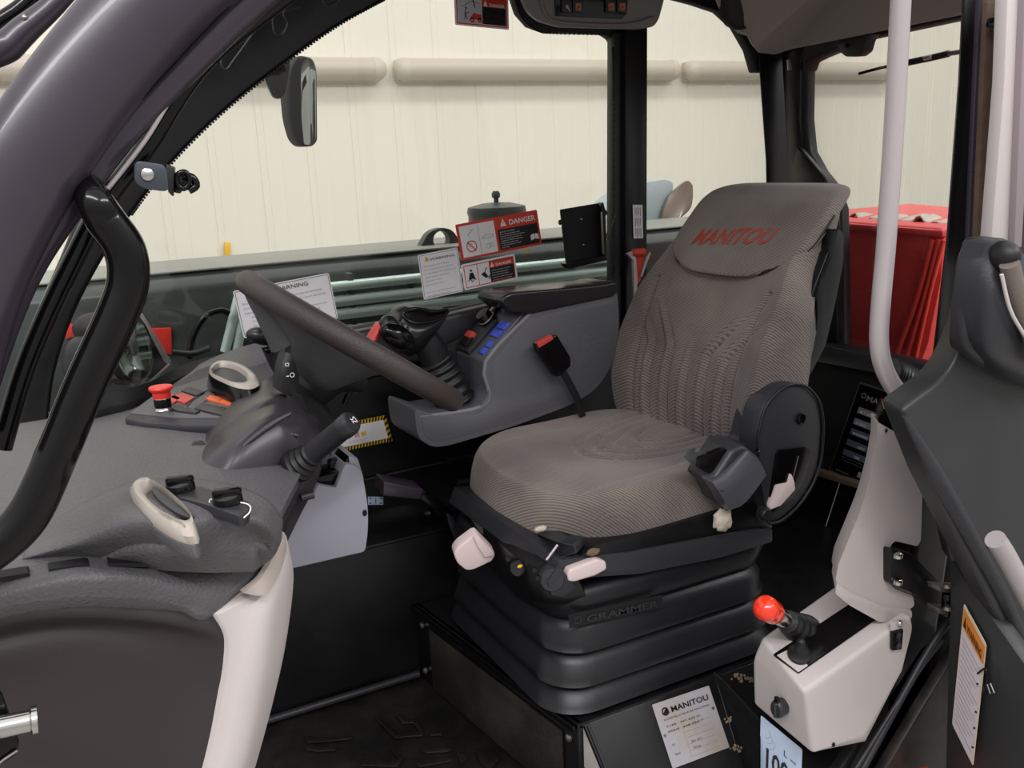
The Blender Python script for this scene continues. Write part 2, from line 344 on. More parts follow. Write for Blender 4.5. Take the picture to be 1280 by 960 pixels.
# B post : seal strip plus box section
bp = sroot('trim_4', tuple(P(795, 300, Y=YG)))
prism('seal_strip', PY(YG - .012, (768, 40), (783, 40), (783, 400), (770, 480), (766, 480)), (0, .03, 0), 'dashd', bp, .003)
prism('post', PY(YG - .03, (782, 20), (810, 20), (809, 330), (806, 560), (782, 560)), (0, .06, 0), 'black', bp, .004)
# rear corner post with gusset
cp = sroot('trim_5', tuple(P(970, 300, Y=YG)))
prism('post', PY(YG - .01, (946, 50), (985, 50), (990, 150), (995, 250), (1000, 560), (964, 560), (957, 200)), (.03, .03, 0), 'black', cp, .006)
XR = 1.67
prism('corner_channel', [P(a, b, X=XR) for a, b in ((975, 55), (1008, 58), (1001, 80), (1000, 150), (1004, 190), (1018, 215), (1034, 235), (1043, 262), (1045, 330), (1048, 560), (984, 560), (984, 200))], (.05, 0, 0), 'black', cp, .006)
prism('gusset', [P(a, b, X=XR - .02) for a, b in ((996, 184), (1010, 200), (1028, 222), (1040, 250), (1044, 290), (990, 300), (990, 215))], (.02, 0, 0), 'black', cp, .003)
tube('hanger_bolt', [P(986, 75, X=XR - .03), P(987, 88, X=XR - .03)], .005, 'steel', cp, 10, 1)
# rear header / lower rear frame
struct(prism('trim_6', [P(a, b, X=XR) for a, b in ((1018, 72), (1070, 50), (1200, 22), (1290, 0), (1290, -90), (940, -40), (940, 66), (975, 72), (1003, 62), (1002, 90), (1006, 78))], (.05, 0, 0), 'matte', None, .004))
rr = sroot('trim_7', tuple(P(1100, 450, X=XR)))
prism('rear_rail', [P(a, b, X=XR - .03) for a, b in ((1025, 430), (1184, 462), (1250, 478), (1250, 505), (1180, 484), (1020, 452))], (.05, 0, 0), 'dashd', rr, .004)
wr = sroot('wall_rear', tuple(P(1060, 600, X=1.66)))
prism('upper_panel', [P(a, b, X=XR - .01) for a, b in ((930, 428), (1020, 440), (1250, 486), (1250, 650), (1100, 612), (955, 566), (930, 560))], (.03, 0, 0), 'matte', wr, .002)
prism('ledge', [P(a, b, X=XR - .03) for a, b in ((950, 566), (1100, 612), (1250, 655), (1250, 664), (1100, 620), (950, 573))], (.04, 0, 0), 'seal', wr, .002)
prism('lower_panel', [P(a, b, X=XR - .012) for a, b in ((900, 550), (1250, 662), (1250, 980), (900, 980))], (.03, 0, 0), 'gloss', wr, .002)
tube('fold_line', [P(a, b, X=XR - .014) for a, b in ((1050, 602), (1012, 720))], .0016, 'steel', wr, 6, 1)
# glazing
struct(prism('window_1', [P(a, b, Y=YG + .012) for a, b in ((20, 560), (775, 400), (775, 20), (690, 30), (640, -30), (480, -40), (160, 240), (60, 420))], (0, .005, 0), 'glass', None, 0))
struct(prism('window_2', [P(a, b, Y=YG + .012) for a, b in ((805, 400), (965, 420), (955, 0), (805, -20))], (0, .005, 0), 'glass', None, 0))
struct(prism('window_3', [P(a, b, X=XR + .02) for a, b in ((985, 30), (1280, -30), (1280, 520), (985, 450))], (.005, 0, 0), 'glass', None, 0))
# window sill band under the far glass, then the black inner side wall
sill = sroot('wall_right', tuple(P(500, 640, Y=1.76)))
prism('sill_trim', PY(1.74, (338, 436), (430, 418), (560, 394), (660, 371), (700, 364), (772, 350), (776, 372), (720, 392), (640, 430), (560, 447), (430, 470), (345, 480)), (0, .07, 0), 'dashd', sill, .01, 3)
prism('sill_lip', PY(1.77, (330, 434), (430, 414), (560, 389), (640, 372), (772, 346), (774, 356), (640, 381), (560, 398), (430, 424), (330, 444)), (0, .035, 0), 'matte', sill, .004)
prism('side_panel', PY(1.79, (-60, 590), (120, 530), (240, 470), (330, 442), (430, 440), (860, 400), (860, 700), (300, 800), (-60, 830)), (0, .03, 0), 'black', sill, 0)
zl = P(450, 685, Y=1.68).z
prism('ledge_top', [V((-.1, 1.68, zl)), V((1.66, 1.68, zl)), V((1.66, 1.81, zl + .03)), V((-.1, 1.81, zl + .03))], (0, 0, -.01), 'black', sill, .003)
prism('ledge_front', [V((-.1, 1.68, zl)), V((1.66, 1.68, zl)), V((1.66, 1.68, .68)), V((-.1, 1.68, .68))], (0, .02, 0), 'black', sill, .006, 3)
tube('floor_bead', [V((.0, 1.672, .692)), V((.605, 1.672, .692))], .008, 'dashd', sill, 10, 1)
tube('upper_weld_flange', PY(1.785, (455, 600), (530, 583), (610, 566)), .003, 'dashd', sill, 8, 1)
# floor with raised tread
fl = sroot('floor', (.4, 1.3, .68))
prism('floor_pan', [V((-.15, .9, .68)), V((.75, .9, .68)), V((.75, 1.75, .68)), V((-.15, 1.75, .68))], (0, 0, -.03), 'floorm', fl, 0)
def ztread(pts, closed=True): prism('tread_bar', [P(a, b, Z=.682) for a, b in pts], (0, 0, .004), 'floorm', fl, .0015)
for pts in ([(468, 898), (474, 898), (498, 919), (530, 915), (529, 921), (493, 924)], [(492, 892), (500, 893), (506, 901), (522, 900), (530, 917), (524, 917), (517, 905), (503, 906)], [(538, 917), (553, 916), (553, 920), (538, 921)],
            [(526, 938), (560, 934), (566, 938), (560, 941), (532, 943)], [(520, 957), (526, 950), (562, 946), (565, 953), (524, 960)], [(570, 941), (580, 940), (586, 949), (576, 956)], [(450, 958), (494, 953), (498, 949), (484, 934), (489, 934), (504, 950), (497, 960)],
            [(595, 940), (612, 938), (625, 950), (612, 965), (600, 955)], [(380, 920), (384, 930), (402, 929), (440, 925), (440, 921), (402, 924), (390, 925)], [(382, 938), (398, 941), (420, 939), (420, 936), (400, 936), (388, 930)]): ztread(pts)
# seat platform
zb = .85
A0, A1 = V((.61, 1.68, zb)), P(722, 906, Z=zb); A1 = V((A1.x, A1.y, zb)); A2 = V((1.62, A1.y - .0, zb)); A3 = V((1.62, 1.68, zb))
pf = thing('seat_platform', 'black steel box under the driver seat with a mesh front panel', 'platform', tuple((A0 + A3) / 2)[:2] + (.68,))
prism('top_plate', [A0, A1, A2, A3], (0, 0, -.012), 'black', pf, .004)
def drop(p, h): return V((p.x, p.y, p.z - h))
prism('front_panel', [A0, A1, drop(A1, .17), drop(A0, .17)], (.012, 0, 0), 'black', pf, .003)
fd = (A1 - A0); fn_ = V((-fd.y, fd.x, 0)).normalized(); fn_ = fn_ if fn_.x < 0 else -fn_
f0 = A0.lerp(A1, .12) + fn_ * .002; f1 = A0.lerp(A1, .93) + fn_ * .002
prism('mesh_panel', [drop(f0, .03), drop(f1, .03), drop(f1, .165), drop(f0, .165)], fn_ * .004, 'perf', pf, .001)
for t in (.06, .96):
    for h in (.035, .14):
        p = drop(A0.lerp(A1, t), h) + fn_ * .001; lathe('bolt', p, fn_, [(.007, 0), (.007, .004), (.004, .006)], 'steel', pf, 10)
prism('edge_flange', [A0.lerp(A1, .0) + fn_ * .004, A1 + fn_ * .004, drop(A1, .012) + fn_ * .004, drop(A0, .012) + fn_ * .004], fn_ * .006, 'gloss', pf, .002)
# near face: slopes down toward the door sill
S0 = A1 + V((.012, 0, -.004)); S1 = V((1.35, A1.y, zb - .004))
sl = V((.05, -.16, -.30))
prism('side_plate', [S0, S1, S1 + sl, S0 + sl], (0, .012, 0), 'black', pf, .002)
tube('side_bead', [S0 + V((.006, -.003, 0)), S0 + sl + V((.006, -.003, 0))], .003, 'dashd', pf, 8, 1)
bk = prism('gusset_plate', [P(893, 842, Y=1.0), P(905, 852, Y=.985), P(951, 902, Y=.95), P(951, 985, Y=.92), P(936, 985, Y=.97)], (.004, .008, 0), 'black', pf, .001)
for px, py, s in ((925, 846, .016), (938, 850, .01), (912, 900, .008), (918, 935, .012)):
    bm = bmesh.new()
    for k in range(14):
        c = P(px + random.gauss(0, s * 380), py + random.gauss(0, s * 220), Y=1.02 if py < 880 else .965); bmesh.ops.create_icosphere(bm, subdivisions=1, radius=random.uniform(.2, .5) * s * .5, matrix=Matrix.Translation(c))
    o = fin('mud_crumbs', bm, 'tan', pf); o['kind'] = 'stuff'
# roof
rf = sroot('ceiling', (.9, 1.35, 2.1))
prism('roof_skin', [V((-.0, .84, 2.13)), V((1.75, .84, 2.13)), V((1.75, 1.9, 2.13)), V((.45, 1.9, 2.13))], (0, 0, .05), 'paint', rf, .01)
ln = [(890, -30), (896, 0), (905, 22), (922, 42), (936, 46), (942, 58), (948, 66), (968, 69), (990, 62), (1060, 48), (1210, 18), (1210, -60), (1160, -140), (890, -120)]
prism('rear_liner', [P(a, b, Y=1.55) if a < 945 else P(a, b, X=1.56) for a, b in ln], (.06, .08, .02), 'liner', rf, .006)
prism('headlining', [V((.95, .9, 2.09)), V((1.66, .9, 2.09)), V((1.66, 1.8, 2.09)), V((.95, 1.8, 2.09))], (0, 0, .03), 'liner', rf, .004)
# ------------------------------------------------------------------ near (door side) frame
ap = sroot('trim_8', tuple(P(60, 165, Y=.84)))
cl = [P(a, b, Y=.84) for a, b in ((900, -190), (640, -190), (460, -160), (330, -105), (255, -52), (193, 2), (125, 80), (62, 166), (2, 262), (-50, 380), (-90, 540))]
tube('pillar_skin', cl, .0405, 'paint', ap, 36, 8, fl=.8)
lip = [P(a, b, Y=.855) for a, b in ((900, -150), (640, -150), (500, -118), (366, -42), (311, 2), (216, 96), (146, 172), (86, 254), (38, 326), (4, 400), (-30, 500))]
tube('door_lip', lip, [.0175, .0175, .0175, .0165, .016, .0145, .0138, .0138, .0138, .0138, .0138], 'paint', ap, 24, 8, fl=.8)
gr = [P(a, b, Y=.835) for a, b in ((900, -160), (640, -160), (480, -125), (340, -46), (283, 0), (190, 98), (116, 182), (52, 282), (14, 345), (-20, 430))]
tube('drain_groove', gr, .006, 'gloss', ap, 12, 8)
hl = [P(a, b, Y=.852) for a, b in ((455, -80), (395, -38), (340, 0), (247, 75), (181, 176), (128, 244))]
tube('edge_highlight', hl, .0021, 'silver', ap, 10, 8)  # highlight along the door lip, put in as a thin silver tube
sl2 = [P(a, b, Y=.87) for a, b in ((900, -140), (640, -140), (510, -100), (400, -34), (345, 4), (251, 82), (184, 182), (130, 254), (92, 325), (56, 400), (28, 470), (2, 560))]
tube('door_seal', sl2, .0085, 'gloss', ap, 14, 8)
# wire clip shapes on the roof rail beyond
wire = thing('wire_clip', 'thin black bent wire clips on the dark roof rail above the side window', 'wire', P(330, 50, Y=1.7))
for pts in ([(279, 66), (277, 80), (283, 87), (292, 76), (330, 25), (340, 22), (343, 40), (352, 44), (360, 30), (355, 16), (375, 8)], [(404, 0), (408, 7), (420, 3), (425, -4)]):
    tube('wire', PY(1.715, *pts), .0022, 'dashd', wire, 8, 6)
# grab rail by the windscreen
g = thing('grab_rail', 'gloss black bent tube grab rail at the left of the doorway', 'grab rail', P(40, 560, Y=.83))
tube('rail', [P(92, 205, Y=.885), P(104, 226, Y=.865)] + PY(.825, (118, 250), (132, 275), (156, 312), (160, 352), (146, 395), (108, 478), (70, 570), (34, 645), (-14, 690), (-70, 720)), [.012, .012, .014, .016, .0168, .0168, .0168, .0168, .0168, .0175, .0175, .0175], 'gloss', g, 24, 7)
prism('mounting_plate', PY(.86, (112, 248), (126, 243), (147, 262), (166, 300), (150, 305), (128, 285)), (0, .006, 0), 'gloss', g, .002)
# silver latch striker at the lower left
s = thing('door_striker', 'bright steel door striker pin on the dark lower panel at the left edge', 'striker', P(20, 905, Y=.8))
a, b = P(-25, 914, Y=.80), P(47, 899, Y=.80); ax = b - a
lathe('pin', a, ax, [(.0115, 0), (.0115, ax.length * .32), (.0095, ax.length * .34), (.0095, ax.length * .86), (.0122, ax.length * .9), (.0122, ax.length), (.010, ax.length)], 'chrome', s, 28)
prism('bracket', PY(.812, (-20, 860), (2, 868), (24, 930), (20, 945), (0, 958), (-20, 958)), (0, .008, 0), 'gloss', s, .002)
tube('bracket_edge', PY(.81, (-10, 962), (4, 950), (22, 938)), .0012, 'steel', s, 6, 3)
# mirror arm outside
m1 = thing('mirror_arm', 'thick dark mirror arm outside the cab at the upper left corner', 'mirror arm', P(40, 40, Y=1.0))
tube('arm', PY(1.0, (150, -90), (78, -5), (30, 38), (8, 58), (-14, 70), (-60, 92)), [.009, .0095, .0125, .014, .0125, .007], 'paint', m1, 20, 6)
ell('bolt_head', P(31, 22, Y=.99), (.003, .003, .003), 'steel', m1)
m2 = thing('mirror_arm', 'thinner dark bar crossing the extreme upper left corner', 'mirror arm', P(10, 20, Y=1.02))
tube('arm', PY(1.03, (90, -60), (36, 0), (0, 26), (-40, 50)), .0075, 'gloss', m2, 16, 6)
# flood lamp bracket
br = thing('lamp_bracket', 'slate grey steel bracket with rivet and black clip below the mirror', 'bracket', P(190, 222, Y=1.1))
R_ = lambda pts: PY(.83, *pts)
prism('bracket_plate', fillet(R_([(168, 200), (208, 206), (212, 240), (180, 236), (168, 228)]), .006), (0, .004, 0), 'flap', br, .001)
prism('bracket_tab', R_([(207, 205), (218, 209), (216, 246), (210, 240)]), (.004, .02, 0), 'black', br, .001)
lathe('rivet', P(184, 218, Y=.83), (0, -1, 0), [(.0056, 0), (.005, .002), (.002, .0035)], 'chrome', br, 16)
for (x, y, s_) in ((226, 224, .009), (231, 231, .007), (222, 236, .006)): box('clip_block', P(x, y, Y=.85), (s_ * 1.1, .012, s_ * 1.2), 'black', br, .002, R=Matrix.Rotation(.4, 3, 'Y'))
tube('clip_tongue', PY(.845, (228, 220), (240, 222), (245, 232), (236, 238)), .0035, 'gloss', br, 10, 4)
tube('clip_ring', PY(.84, (222, 218), (232, 215), (237, 226), (230, 236), (221, 230)), .0022, 'gloss', br, 8, 4, closed=True)
# ------------------------------------------------------------------ dashboard
d = thing('dashboard', 'grey moulded plastic dashboard with vents, switches and a pale side trim', 'dashboard', (.05, 1.2, .68))
def pz(z, *p): return [P(a, b, Z=z) for a, b in p]
rows = [[P(-90, 545, Z=1.385), P(0, 533, Z=1.385), P(80, 520, Z=1.385), P(160, 505, Z=1.385), P(235, 462, Z=1.40), P(300, 434, Y=1.76), P(350, 424, Y=1.76)],
        [P(-90, 610, Z=1.40), P(10, 580, Z=1.40), P(100, 548, Z=1.40), P(180, 530, Z=1.40), P(260, 500, Z=1.40), P(330, 470, Z=1.40), P(385, 460, Z=1.39)],
        [P(-90, 660, Z=1.41), P(20, 622, Z=1.41), P(120, 590, Z=1.41), P(200, 580, Z=1.40), P(290, 560, Z=1.39), P(350, 540, Z=1.38), P(400, 530, Z=1.37)],
        [P(-90, 735, Z=1.42), P(0, 690, Z=1.42), P(95, 655, Z=1.42), P(175, 640, Z=1.415), P(260, 640, Z=1.40), P(330, 628, Z=1.39), P(352, 640, Z=1.38)],
        [P(-90, 765, Y=.875), P(0, 722, Y=.875), P(95, 700, Y=.875), P(180, 700, Y=.88), P(250, 703, Y=.885), P(310, 690, Y=.90), P(352, 660, Y=.93)],
        [P(-90, 780, Y=.85), P(0, 742, Y=.85), P(95, 722, Y=.85), P(180, 722, Y=.85), P(240, 738, Y=.86), P(300, 735, Y=.88), P(352, 676, Y=.925)],
        [P(-90, 800, Y=.852), P(0, 762, Y=.852), P(95, 748, Y=.852), P(180, 750, Y=.852), P(225, 758, Y=.86), P(268, 767, Y=.87), P(350, 690, Y=.93)]]
patch('dash_top', rows, (0, .03, -.03), 'dash', d, 6, 80)
# lower dark panel, shallow relief
LY = .872
rows = [[P(-90, 795, Y=LY), P(0, 757, Y=LY), P(90, 748, Y=LY), P(180, 752, Y=LY), P(240, 762, Y=LY), P(277, 775, Y=LY)],
        [P(-90, 815, Y=LY - .006), P(0, 780, Y=LY - .006), P(90, 770, Y=LY - .006), P(180, 774, Y=LY - .006), P(240, 783, Y=LY - .004), P(283, 795, Y=LY)],
        [P(-90, 830, Y=LY + .014), P(0, 796, Y=LY + .014), P(90, 782, Y=LY + .014), P(180, 787, Y=LY + .012), P(240, 800, Y=LY + .008), P(284, 815, Y=LY)],
        [P(-90, 850, Y=LY + .008), P(0, 822, Y=LY + .008), P(90, 812, Y=LY + .008), P(170, 820, Y=LY + .01), P(240, 840, Y=LY + .01), P(281, 850, Y=LY)],
        [P(-90, 900, Y=LY + .012), P(0, 890, Y=LY + .012), P(90, 890, Y=LY + .012), P(170, 890, Y=LY + .012), P(230, 895, Y=LY + .01), P(272, 895, Y=LY)],
        [P(-90, 1100, Y=LY + .01), P(0, 1100, Y=LY + .01), P(60, 1100, Y=LY + .01), P(120, 1100, Y=LY + .01), P(170, 1100, Y=LY + .008), P(215, 1100, Y=LY)]]
patch('lower_panel', rows, (0, .02, 0), 'dashp', d, 6, 80)
# pale side trim wrapping the corner
rows = [[P(268, 768, Y=.868), P(300, 752, Y=.868), P(325, 730, Y=.882), P(345, 700, Y=.91), P(356, 668, Y=.945), P(362, 690, Y=1.0)],
        [P(283, 795, Y=.868), P(310, 785, Y=.862), P(335, 765, Y=.87), P(352, 735, Y=.90), P(363, 715, Y=.94), P(367, 725, Y=1.0)],
        [P(284, 830, Y=.868), P(308, 828, Y=.86), P(332, 822, Y=.868), P(348, 808, Y=.90), P(357, 795, Y=.94), P(358, 800, Y=1.0)],
        [P(276, 880, Y=.868), P(298, 880, Y=.86), P(322, 880, Y=.868), P(336, 875, Y=.90), P(343, 868, Y=.94), P(343, 870, Y=1.0)],
        [P(256, 965, Y=.868), P(278, 965, Y=.86), P(302, 965, Y=.868), P(314, 962, Y=.90), P(320, 955, Y=.94), P(320, 955, Y=1.0)],
        [P(215, 1100, Y=.868), P(235, 1100, Y=.86), P(255, 1100, Y=.868), P(270, 1100, Y=.90), P(278, 1100, Y=.94), P(278, 1100, Y=1.0)]]
patch('side_trim', rows, (-.012, .02, 0), 'pale', d, 6, 80)
patch('trim_insert', [[P(304, 741, Y=.861), P(326, 722, Y=.872), P(344, 692, Y=.902), P(356, 666, Y=.938)], [P(316, 744, Y=.857), P(333, 732, Y=.868), P(348, 704, Y=.897), P(357, 676, Y=.932)], [P(328, 745, Y=.858), P(338, 737, Y=.869), P(351, 714, Y=.895), P(358, 688, Y=.93)]], (-.002, .008, 0), 'beige', d, 5)
# defrost slots along the edge
def slot(pts, z=None):
    prism('defrost_slot', fillet([P(a, b, Y=.872) for a, b in pts], .004), (0, -.0035, .0), 'gloss', d, .0005)
for p in ([(-20, 722), (36, 713), (38, 717), (-20, 729)], [(60, 709), (110, 702), (113, 706), (62, 714)], [(135, 701), (183, 701), (186, 706), (136, 706)]):
    q = fillet([P(a, b + 3, Y=.8615) for a, b in p], .002); prism('defrost_slot', q, (0, .012, .002), 'matte', d, 0)
# door side pod: raised body with vent, two knobs and a tray
pr = [[P(40, 668, Z=1.42), P(110, 625, Z=1.435), P(165, 602, Z=1.448), P(230, 597, Z=1.45), P(290, 605, Z=1.448), P(335, 625, Z=1.435), P(354, 650, Z=1.41)],
      [P(30, 690, Z=1.42), P(105, 650, Z=1.44), P(165, 632, Z=1.458), P(225, 626, Z=1.458), P(280, 634, Z=1.452), P(325, 650, Z=1.435), P(345, 668, Z=1.41)],
      [P(30, 697, Z=1.42), P(105, 674, Z=1.435), P(165, 656, Z=1.452), P(215, 655, Z=1.456), P(265, 660, Z=1.44), P(312, 666, Z=1.42), P(330, 680, Z=1.40)],
      [P(20, 703, Z=1.415), P(100, 690, Z=1.42), P(165, 683, Z=1.422), P(215, 686, Z=1.422), P(262, 688, Z=1.415), P(300, 688, Z=1.405), P(318, 688, Z=1.40)]]
patch('pod_body', pr, (0, .02, -.03), 'dash', d, 6, 80)
def vent(cx, cy, ax, ay, z, tilt, nm, sc=1.0):
    v = None
    c = P(cx, cy, Z=z)
def ring_on(pxs, Z, r, m, parent, name, res=5, lift=0):
    pts = [P(a, b, Z=Z) + V((0, 0, lift)) for a, b in pxs]; return tube(name, pts, r, m, parent, 14, res, closed=True)
# near vent
vz = 1.462
op_ = [(165, 606), (180, 601), (200, 612), (222, 630), (240, 648), (246, 664), (238, 671), (218, 666), (196, 653), (176, 636), (163, 618)]
cen = sum((P(a, b, Z=vz) for a, b in op_), V((0, 0, 0))) / len(op_)
outp = spline([P(a, b, Z=vz) for a, b in op_], 5, True)
inp = [cen + (p - cen) * .68 + V((0.006, .010, 0)) for p in outp]
def annulus(name, o_, i_, up, m, parent, hgt=.006):
    bm = bmesh.new(); n = len(o_); up = V(up)
    loops = [[bm.verts.new(p - up * .010) for p in o_], [bm.verts.new(p) for p in o_], [bm.verts.new(p.lerp(q, .35) + up * hgt) for p, q in zip(o_, i_)], [bm.verts.new(p.lerp(q, .8) + up * hgt * .8) for p, q in zip(o_, i_)], [bm.verts.new(q - up * .004) for q in i_], [bm.verts.new(q - up * .02) for q in i_]]
    for a, b in zip(loops, loops[1:]):
        for k in range(n): bm.faces.new((a[k], a[(k+1) % n], b[(k+1) % n], b[k]))
    return fin(name, bm, m, parent, True, 60)
vt = annulus('vent_ring', outp, inp, (-.15, -.25, .95), 'vent', d)
prism('vent_flap', [cen + (p - cen) * 1.03 + V((0, 0, -.006)) for p in inp], (0, 0, -.006), 'dashd', d, .001)
prism('vent_flap', [cen + (p - cen) * .95 + V((.006, .004, -.002)) for p in inp[len(inp)//2:]] , (0, 0, .003), 'dashd', d, .001)
patch('thumb_rest', [[P(197, 641, Z=vz+.004), P(212, 648, Z=vz+.004), P(226, 656, Z=vz+.004)], [P(200, 638, Z=vz+.008), P(215, 645, Z=vz+.009), P(230, 655, Z=vz+.008)], [P(205, 640, Z=vz+.005), P(220, 648, Z=vz+.005), P(233, 659, Z=vz+.004)]], (0, 0, -.004), 'vent', d, 4)
prism('vent_skirt', [cen + (p - cen) * 1.0 - V((0, 0, .008)) for p in outp], (.002, .0, -.012), 'dash', d, .001)
# temperature knob strip
stz = 1.4595
prism('knob_strip', fillet([P(214, 612, Z=stz), P(250, 608, Z=stz), P(312, 627, Z=stz), P(310, 640, Z=stz), P(300, 646, Z=stz), P(262, 632, Z=stz), P(224, 622, Z=stz)], .004), (0, 0, -.010), 'dashd', d, .001)
tube('knob_marking', [P(a, b, Z=stz + .001) for a, b in ((262, 628), (266, 624), (300, 628), (312, 632), (312, 640), (305, 647))], .0007, 'white', d, 6, 4)
for (kx, ky) in ((226, 611), (285, 627)):
    c = P(kx, ky, Z=stz); kn = lathe('rotary_knob', c, (-.12, -.1, 1), [(.0135, -.004), (.0135, .004), (.012, .008), (.004, .009)], 'gloss', d, 20, sc=(1.2, 1))
    box('knob_grip', c + V((0, 0, .009)), (.026, .009, .008), 'gloss', kn, .003, R=Matrix.Rotation(-.3, 3, 'Z'))
# tray between vent and corner
0 and patch('cup_tray', [[P(252, 655, Z=1.435), P(285, 648, Z=1.435), P(318, 652, Z=1.43)], [P(250, 664, Z=1.42), P(280, 660, Z=1.42), P(315, 662, Z=1.42)], [P(248, 680, Z=1.425), P(275, 680, Z=1.425), P(300, 676, Z=1.425)]], (0, 0, -.01), 'dash', d, 5)
# far instrument bay
q = [P(a, b, Z=1.408) for a, b in ((154, 522), (190, 500), (245, 462), (330, 436), (372, 440), (380, 480), (350, 500), (300, 520), (288, 530), (230, 531), (180, 528))]
prism('switch_bay', fillet(q, .01), (0, 0, -.014), 'dashd', d, .004)
q = [P(a, b, Z=1.410) for a, b in ((162, 516), (196, 491), (262, 470), (318, 492), (286, 521), (230, 522))]
prism('switch_plate', q, (0, 0, -.004), 'dash', d, .001)
def key(pts, m, z=1.413, nm='switch_key', par=None): return prism(nm, [P(a, b, Z=z) for a, b in pts], (0, 0, -.005), m, par or d, .0008)
key([(212, 496), (228, 490), (243, 496), (231, 504)], 'redkey'); key([(205, 497), (214, 492), (226, 497), (217, 503)], 'redkey')
key([(257, 498), (263, 493), (279, 497), (273, 502)], 'orange'); key([(273, 502), (279, 498), (294, 501), (288, 506)], 'orange')
for pts in ([(226, 488), (238, 483), (256, 489), (246, 494)], [(263, 492), (268, 488), (283, 492), (279, 496)], [(280, 496), (285, 492), (299, 496), (294, 500)], [(243, 510), (252, 503), (290, 511), (280, 519)], [(204, 507), (216, 505), (250, 513), (244, 516), (222, 513)]): key(pts, 'dashd')
tube('switch_outline', [P(a, b, Z=1.4115) for a, b in ((243, 512), (270, 491), (262, 486), (240, 500), (232, 510))], .0006, 'gloss', d, 6, 0)
# round vent, far
vz = 1.437
op_ = [(262, 462), (275, 453), (296, 455), (316, 465), (325, 478), (316, 486), (296, 485), (276, 477), (264, 470)]
cen = sum((P(a, b, Z=vz) for a, b in op_), V((0, 0, 0))) / len(op_)
outp = spline([P(a, b, Z=vz) for a, b in op_], 5, True); inp = [cen + (p - cen) * .7 + V((-.004, .012, 0)) for p in outp]
annulus('vent_ring', outp, inp, (0, -.1, 1), 'vent', d, .005)
prism('vent_flap', [p + V((0, 0, -.004)) for p in inp], (0, 0, -.004), 'dashd', d, .001)
o2 = [cen + (p - cen) * 1.16 - V((0, 0, .024)) for p in outp]
bm = bmesh.new(); n = len(outp); a = [bm.verts.new(p) for p in outp]; b = [bm.verts.new(p) for p in o2]
for k in range(n): bm.faces.new((a[k], a[(k+1) % n], b[(k+1) % n], b[k]))
fin('vent_skirt', bm, 'gloss', d)
# black windscreen shroud under the lamp
patch('windscreen_shroud', [[P(60, 515, Z=1.41), P(125, 494, Z=1.42), P(185, 478, Z=1.42), P(240, 452, Z=1.41), P(330, 431, Z=1.41)], [P(70, 530, Z=1.40), P(130, 512, Z=1.40), P(180, 498, Z=1.40), P(240, 465, Z=1.40), P(320, 440, Z=1.40)]], (0, .01, -.03), 'matte', d, 6)
# emergency stop
e = thing('emergency_stop_button', 'red mushroom emergency stop button on the dash beside the red keys', 'button', P(205, 514, Z=1.410))
c = P(205, 515, Z=1.410); upx = P(209, 490, Y=c.y) - c; hh = .042
lathe('collar', c, (0, 0, 1), [(.0125, 0), (.013, .004), (.0115, .006), (.0115, .022), (.0105, .024)], 'chrome', e, 24)
lathe('collar_band', c, (0, 0, 1), [(.0119, .008), (.0122, .009), (.0122, .02), (.0119, .021)], 'gloss', e, 24)
lathe('mushroom_cap', c, (0, 0, 1), [(.0125, .022), (.013, .031), (.0165, .034), (.0172, .037), (.016, .039), (.006, .0385)], 'red', e, 32)
# dark capsule on a stem, on the dash by the glass
t = thing('dash_sensor_pod', 'black capsule shaped pod on a stem at the foot of the steering wheel', 'sensor', P(335, 440, Y=1.6))
ell('pod', P(329, 420, Y=1.55), (.029, .02, .0155), 'leather', t, Matrix.Rotation(.25, 3, 'Y'))
tube('stem', PY(1.56, (336, 430), (346, 452), (362, 480)), .014, 'dashd', t, 14, 4)
ell('screw', P(335, 438, Y=1.54), (.006, .004, .005), 'gloss', t)
# ------------------------------------------------------------------ steering
SY = 1.35
st = thing('steering_wheel', 'black steering wheel with textured rim seen edge on at the dash', 'steering wheel', P(420, 420, Y=SY))
ra, rb = P(313, 355, Y=SY), P(553, 492, Y=SY); cw = (ra + rb) / 2; RW = (rb - ra).length / 2
du = (rb - ra).normalized(); nrm = V((-du.z, 0, du.x)); nrm = nrm if nrm.z > 0 else -nrm
dv = nrm.cross(du).normalized()
dv = (dv if dv.y > 0 else -dv) + nrm * .035; dv.normalize(); nrm = du.cross(dv); nrm = nrm if nrm.z > 0 else -nrm
def wp(u, v, h): return cw + du * u + dv * v + nrm * h
tube('rim', [wp(math.cos(a * math.pi / 16) * RW, math.sin(a * math.pi / 16) * RW, 0) for a in range(32)], .0178, 'wheel', st, 20, 4, closed=True)
bm = bmesh.new(); R = []
prof = [(.97, .97, 0, .0), (.70, .50, -.010, -.25), (.52, .42, -.028, -.21), (.38, .32, -.049, -.18), (.24, .24, -.072, -.15), (.15, .15, -.083, -.12), (.06, .06, -.087, -.11)]
for (a_, b_, h, off) in prof:
    R.append([bm.verts.new(wp(math.cos(k * math.pi / 20) * RW * (a_ * .98 + 0) * 1.0 + off * RW, math.sin(k * math.pi / 20) * RW * b_, h)) for k in range(40)])
for a, b in zip(R[1:], R[2:]):
    for k in range(40): bm.faces.new((a[k], a[(k+1) % 40], b[(k+1) % 40], b[k]))
bm.faces.new(R[-1]); bm.faces.new(R[1][::-1])
for v in R[0]: bm.verts.remove(v)
fin('hub_pad', bm, 'wheelpad', st)
for a in (math.pi, math.pi / 2):
    ca, sa = math.cos(a), math.sin(a)
    tube('spoke', [wp(ca * RW * k, sa * RW * k, h) for k, h in ((.97, -.004), (.8, -.02), (.5, -.045))], [.014, .018, .03], 'wheelpad', st, 12, 4, fl=1)
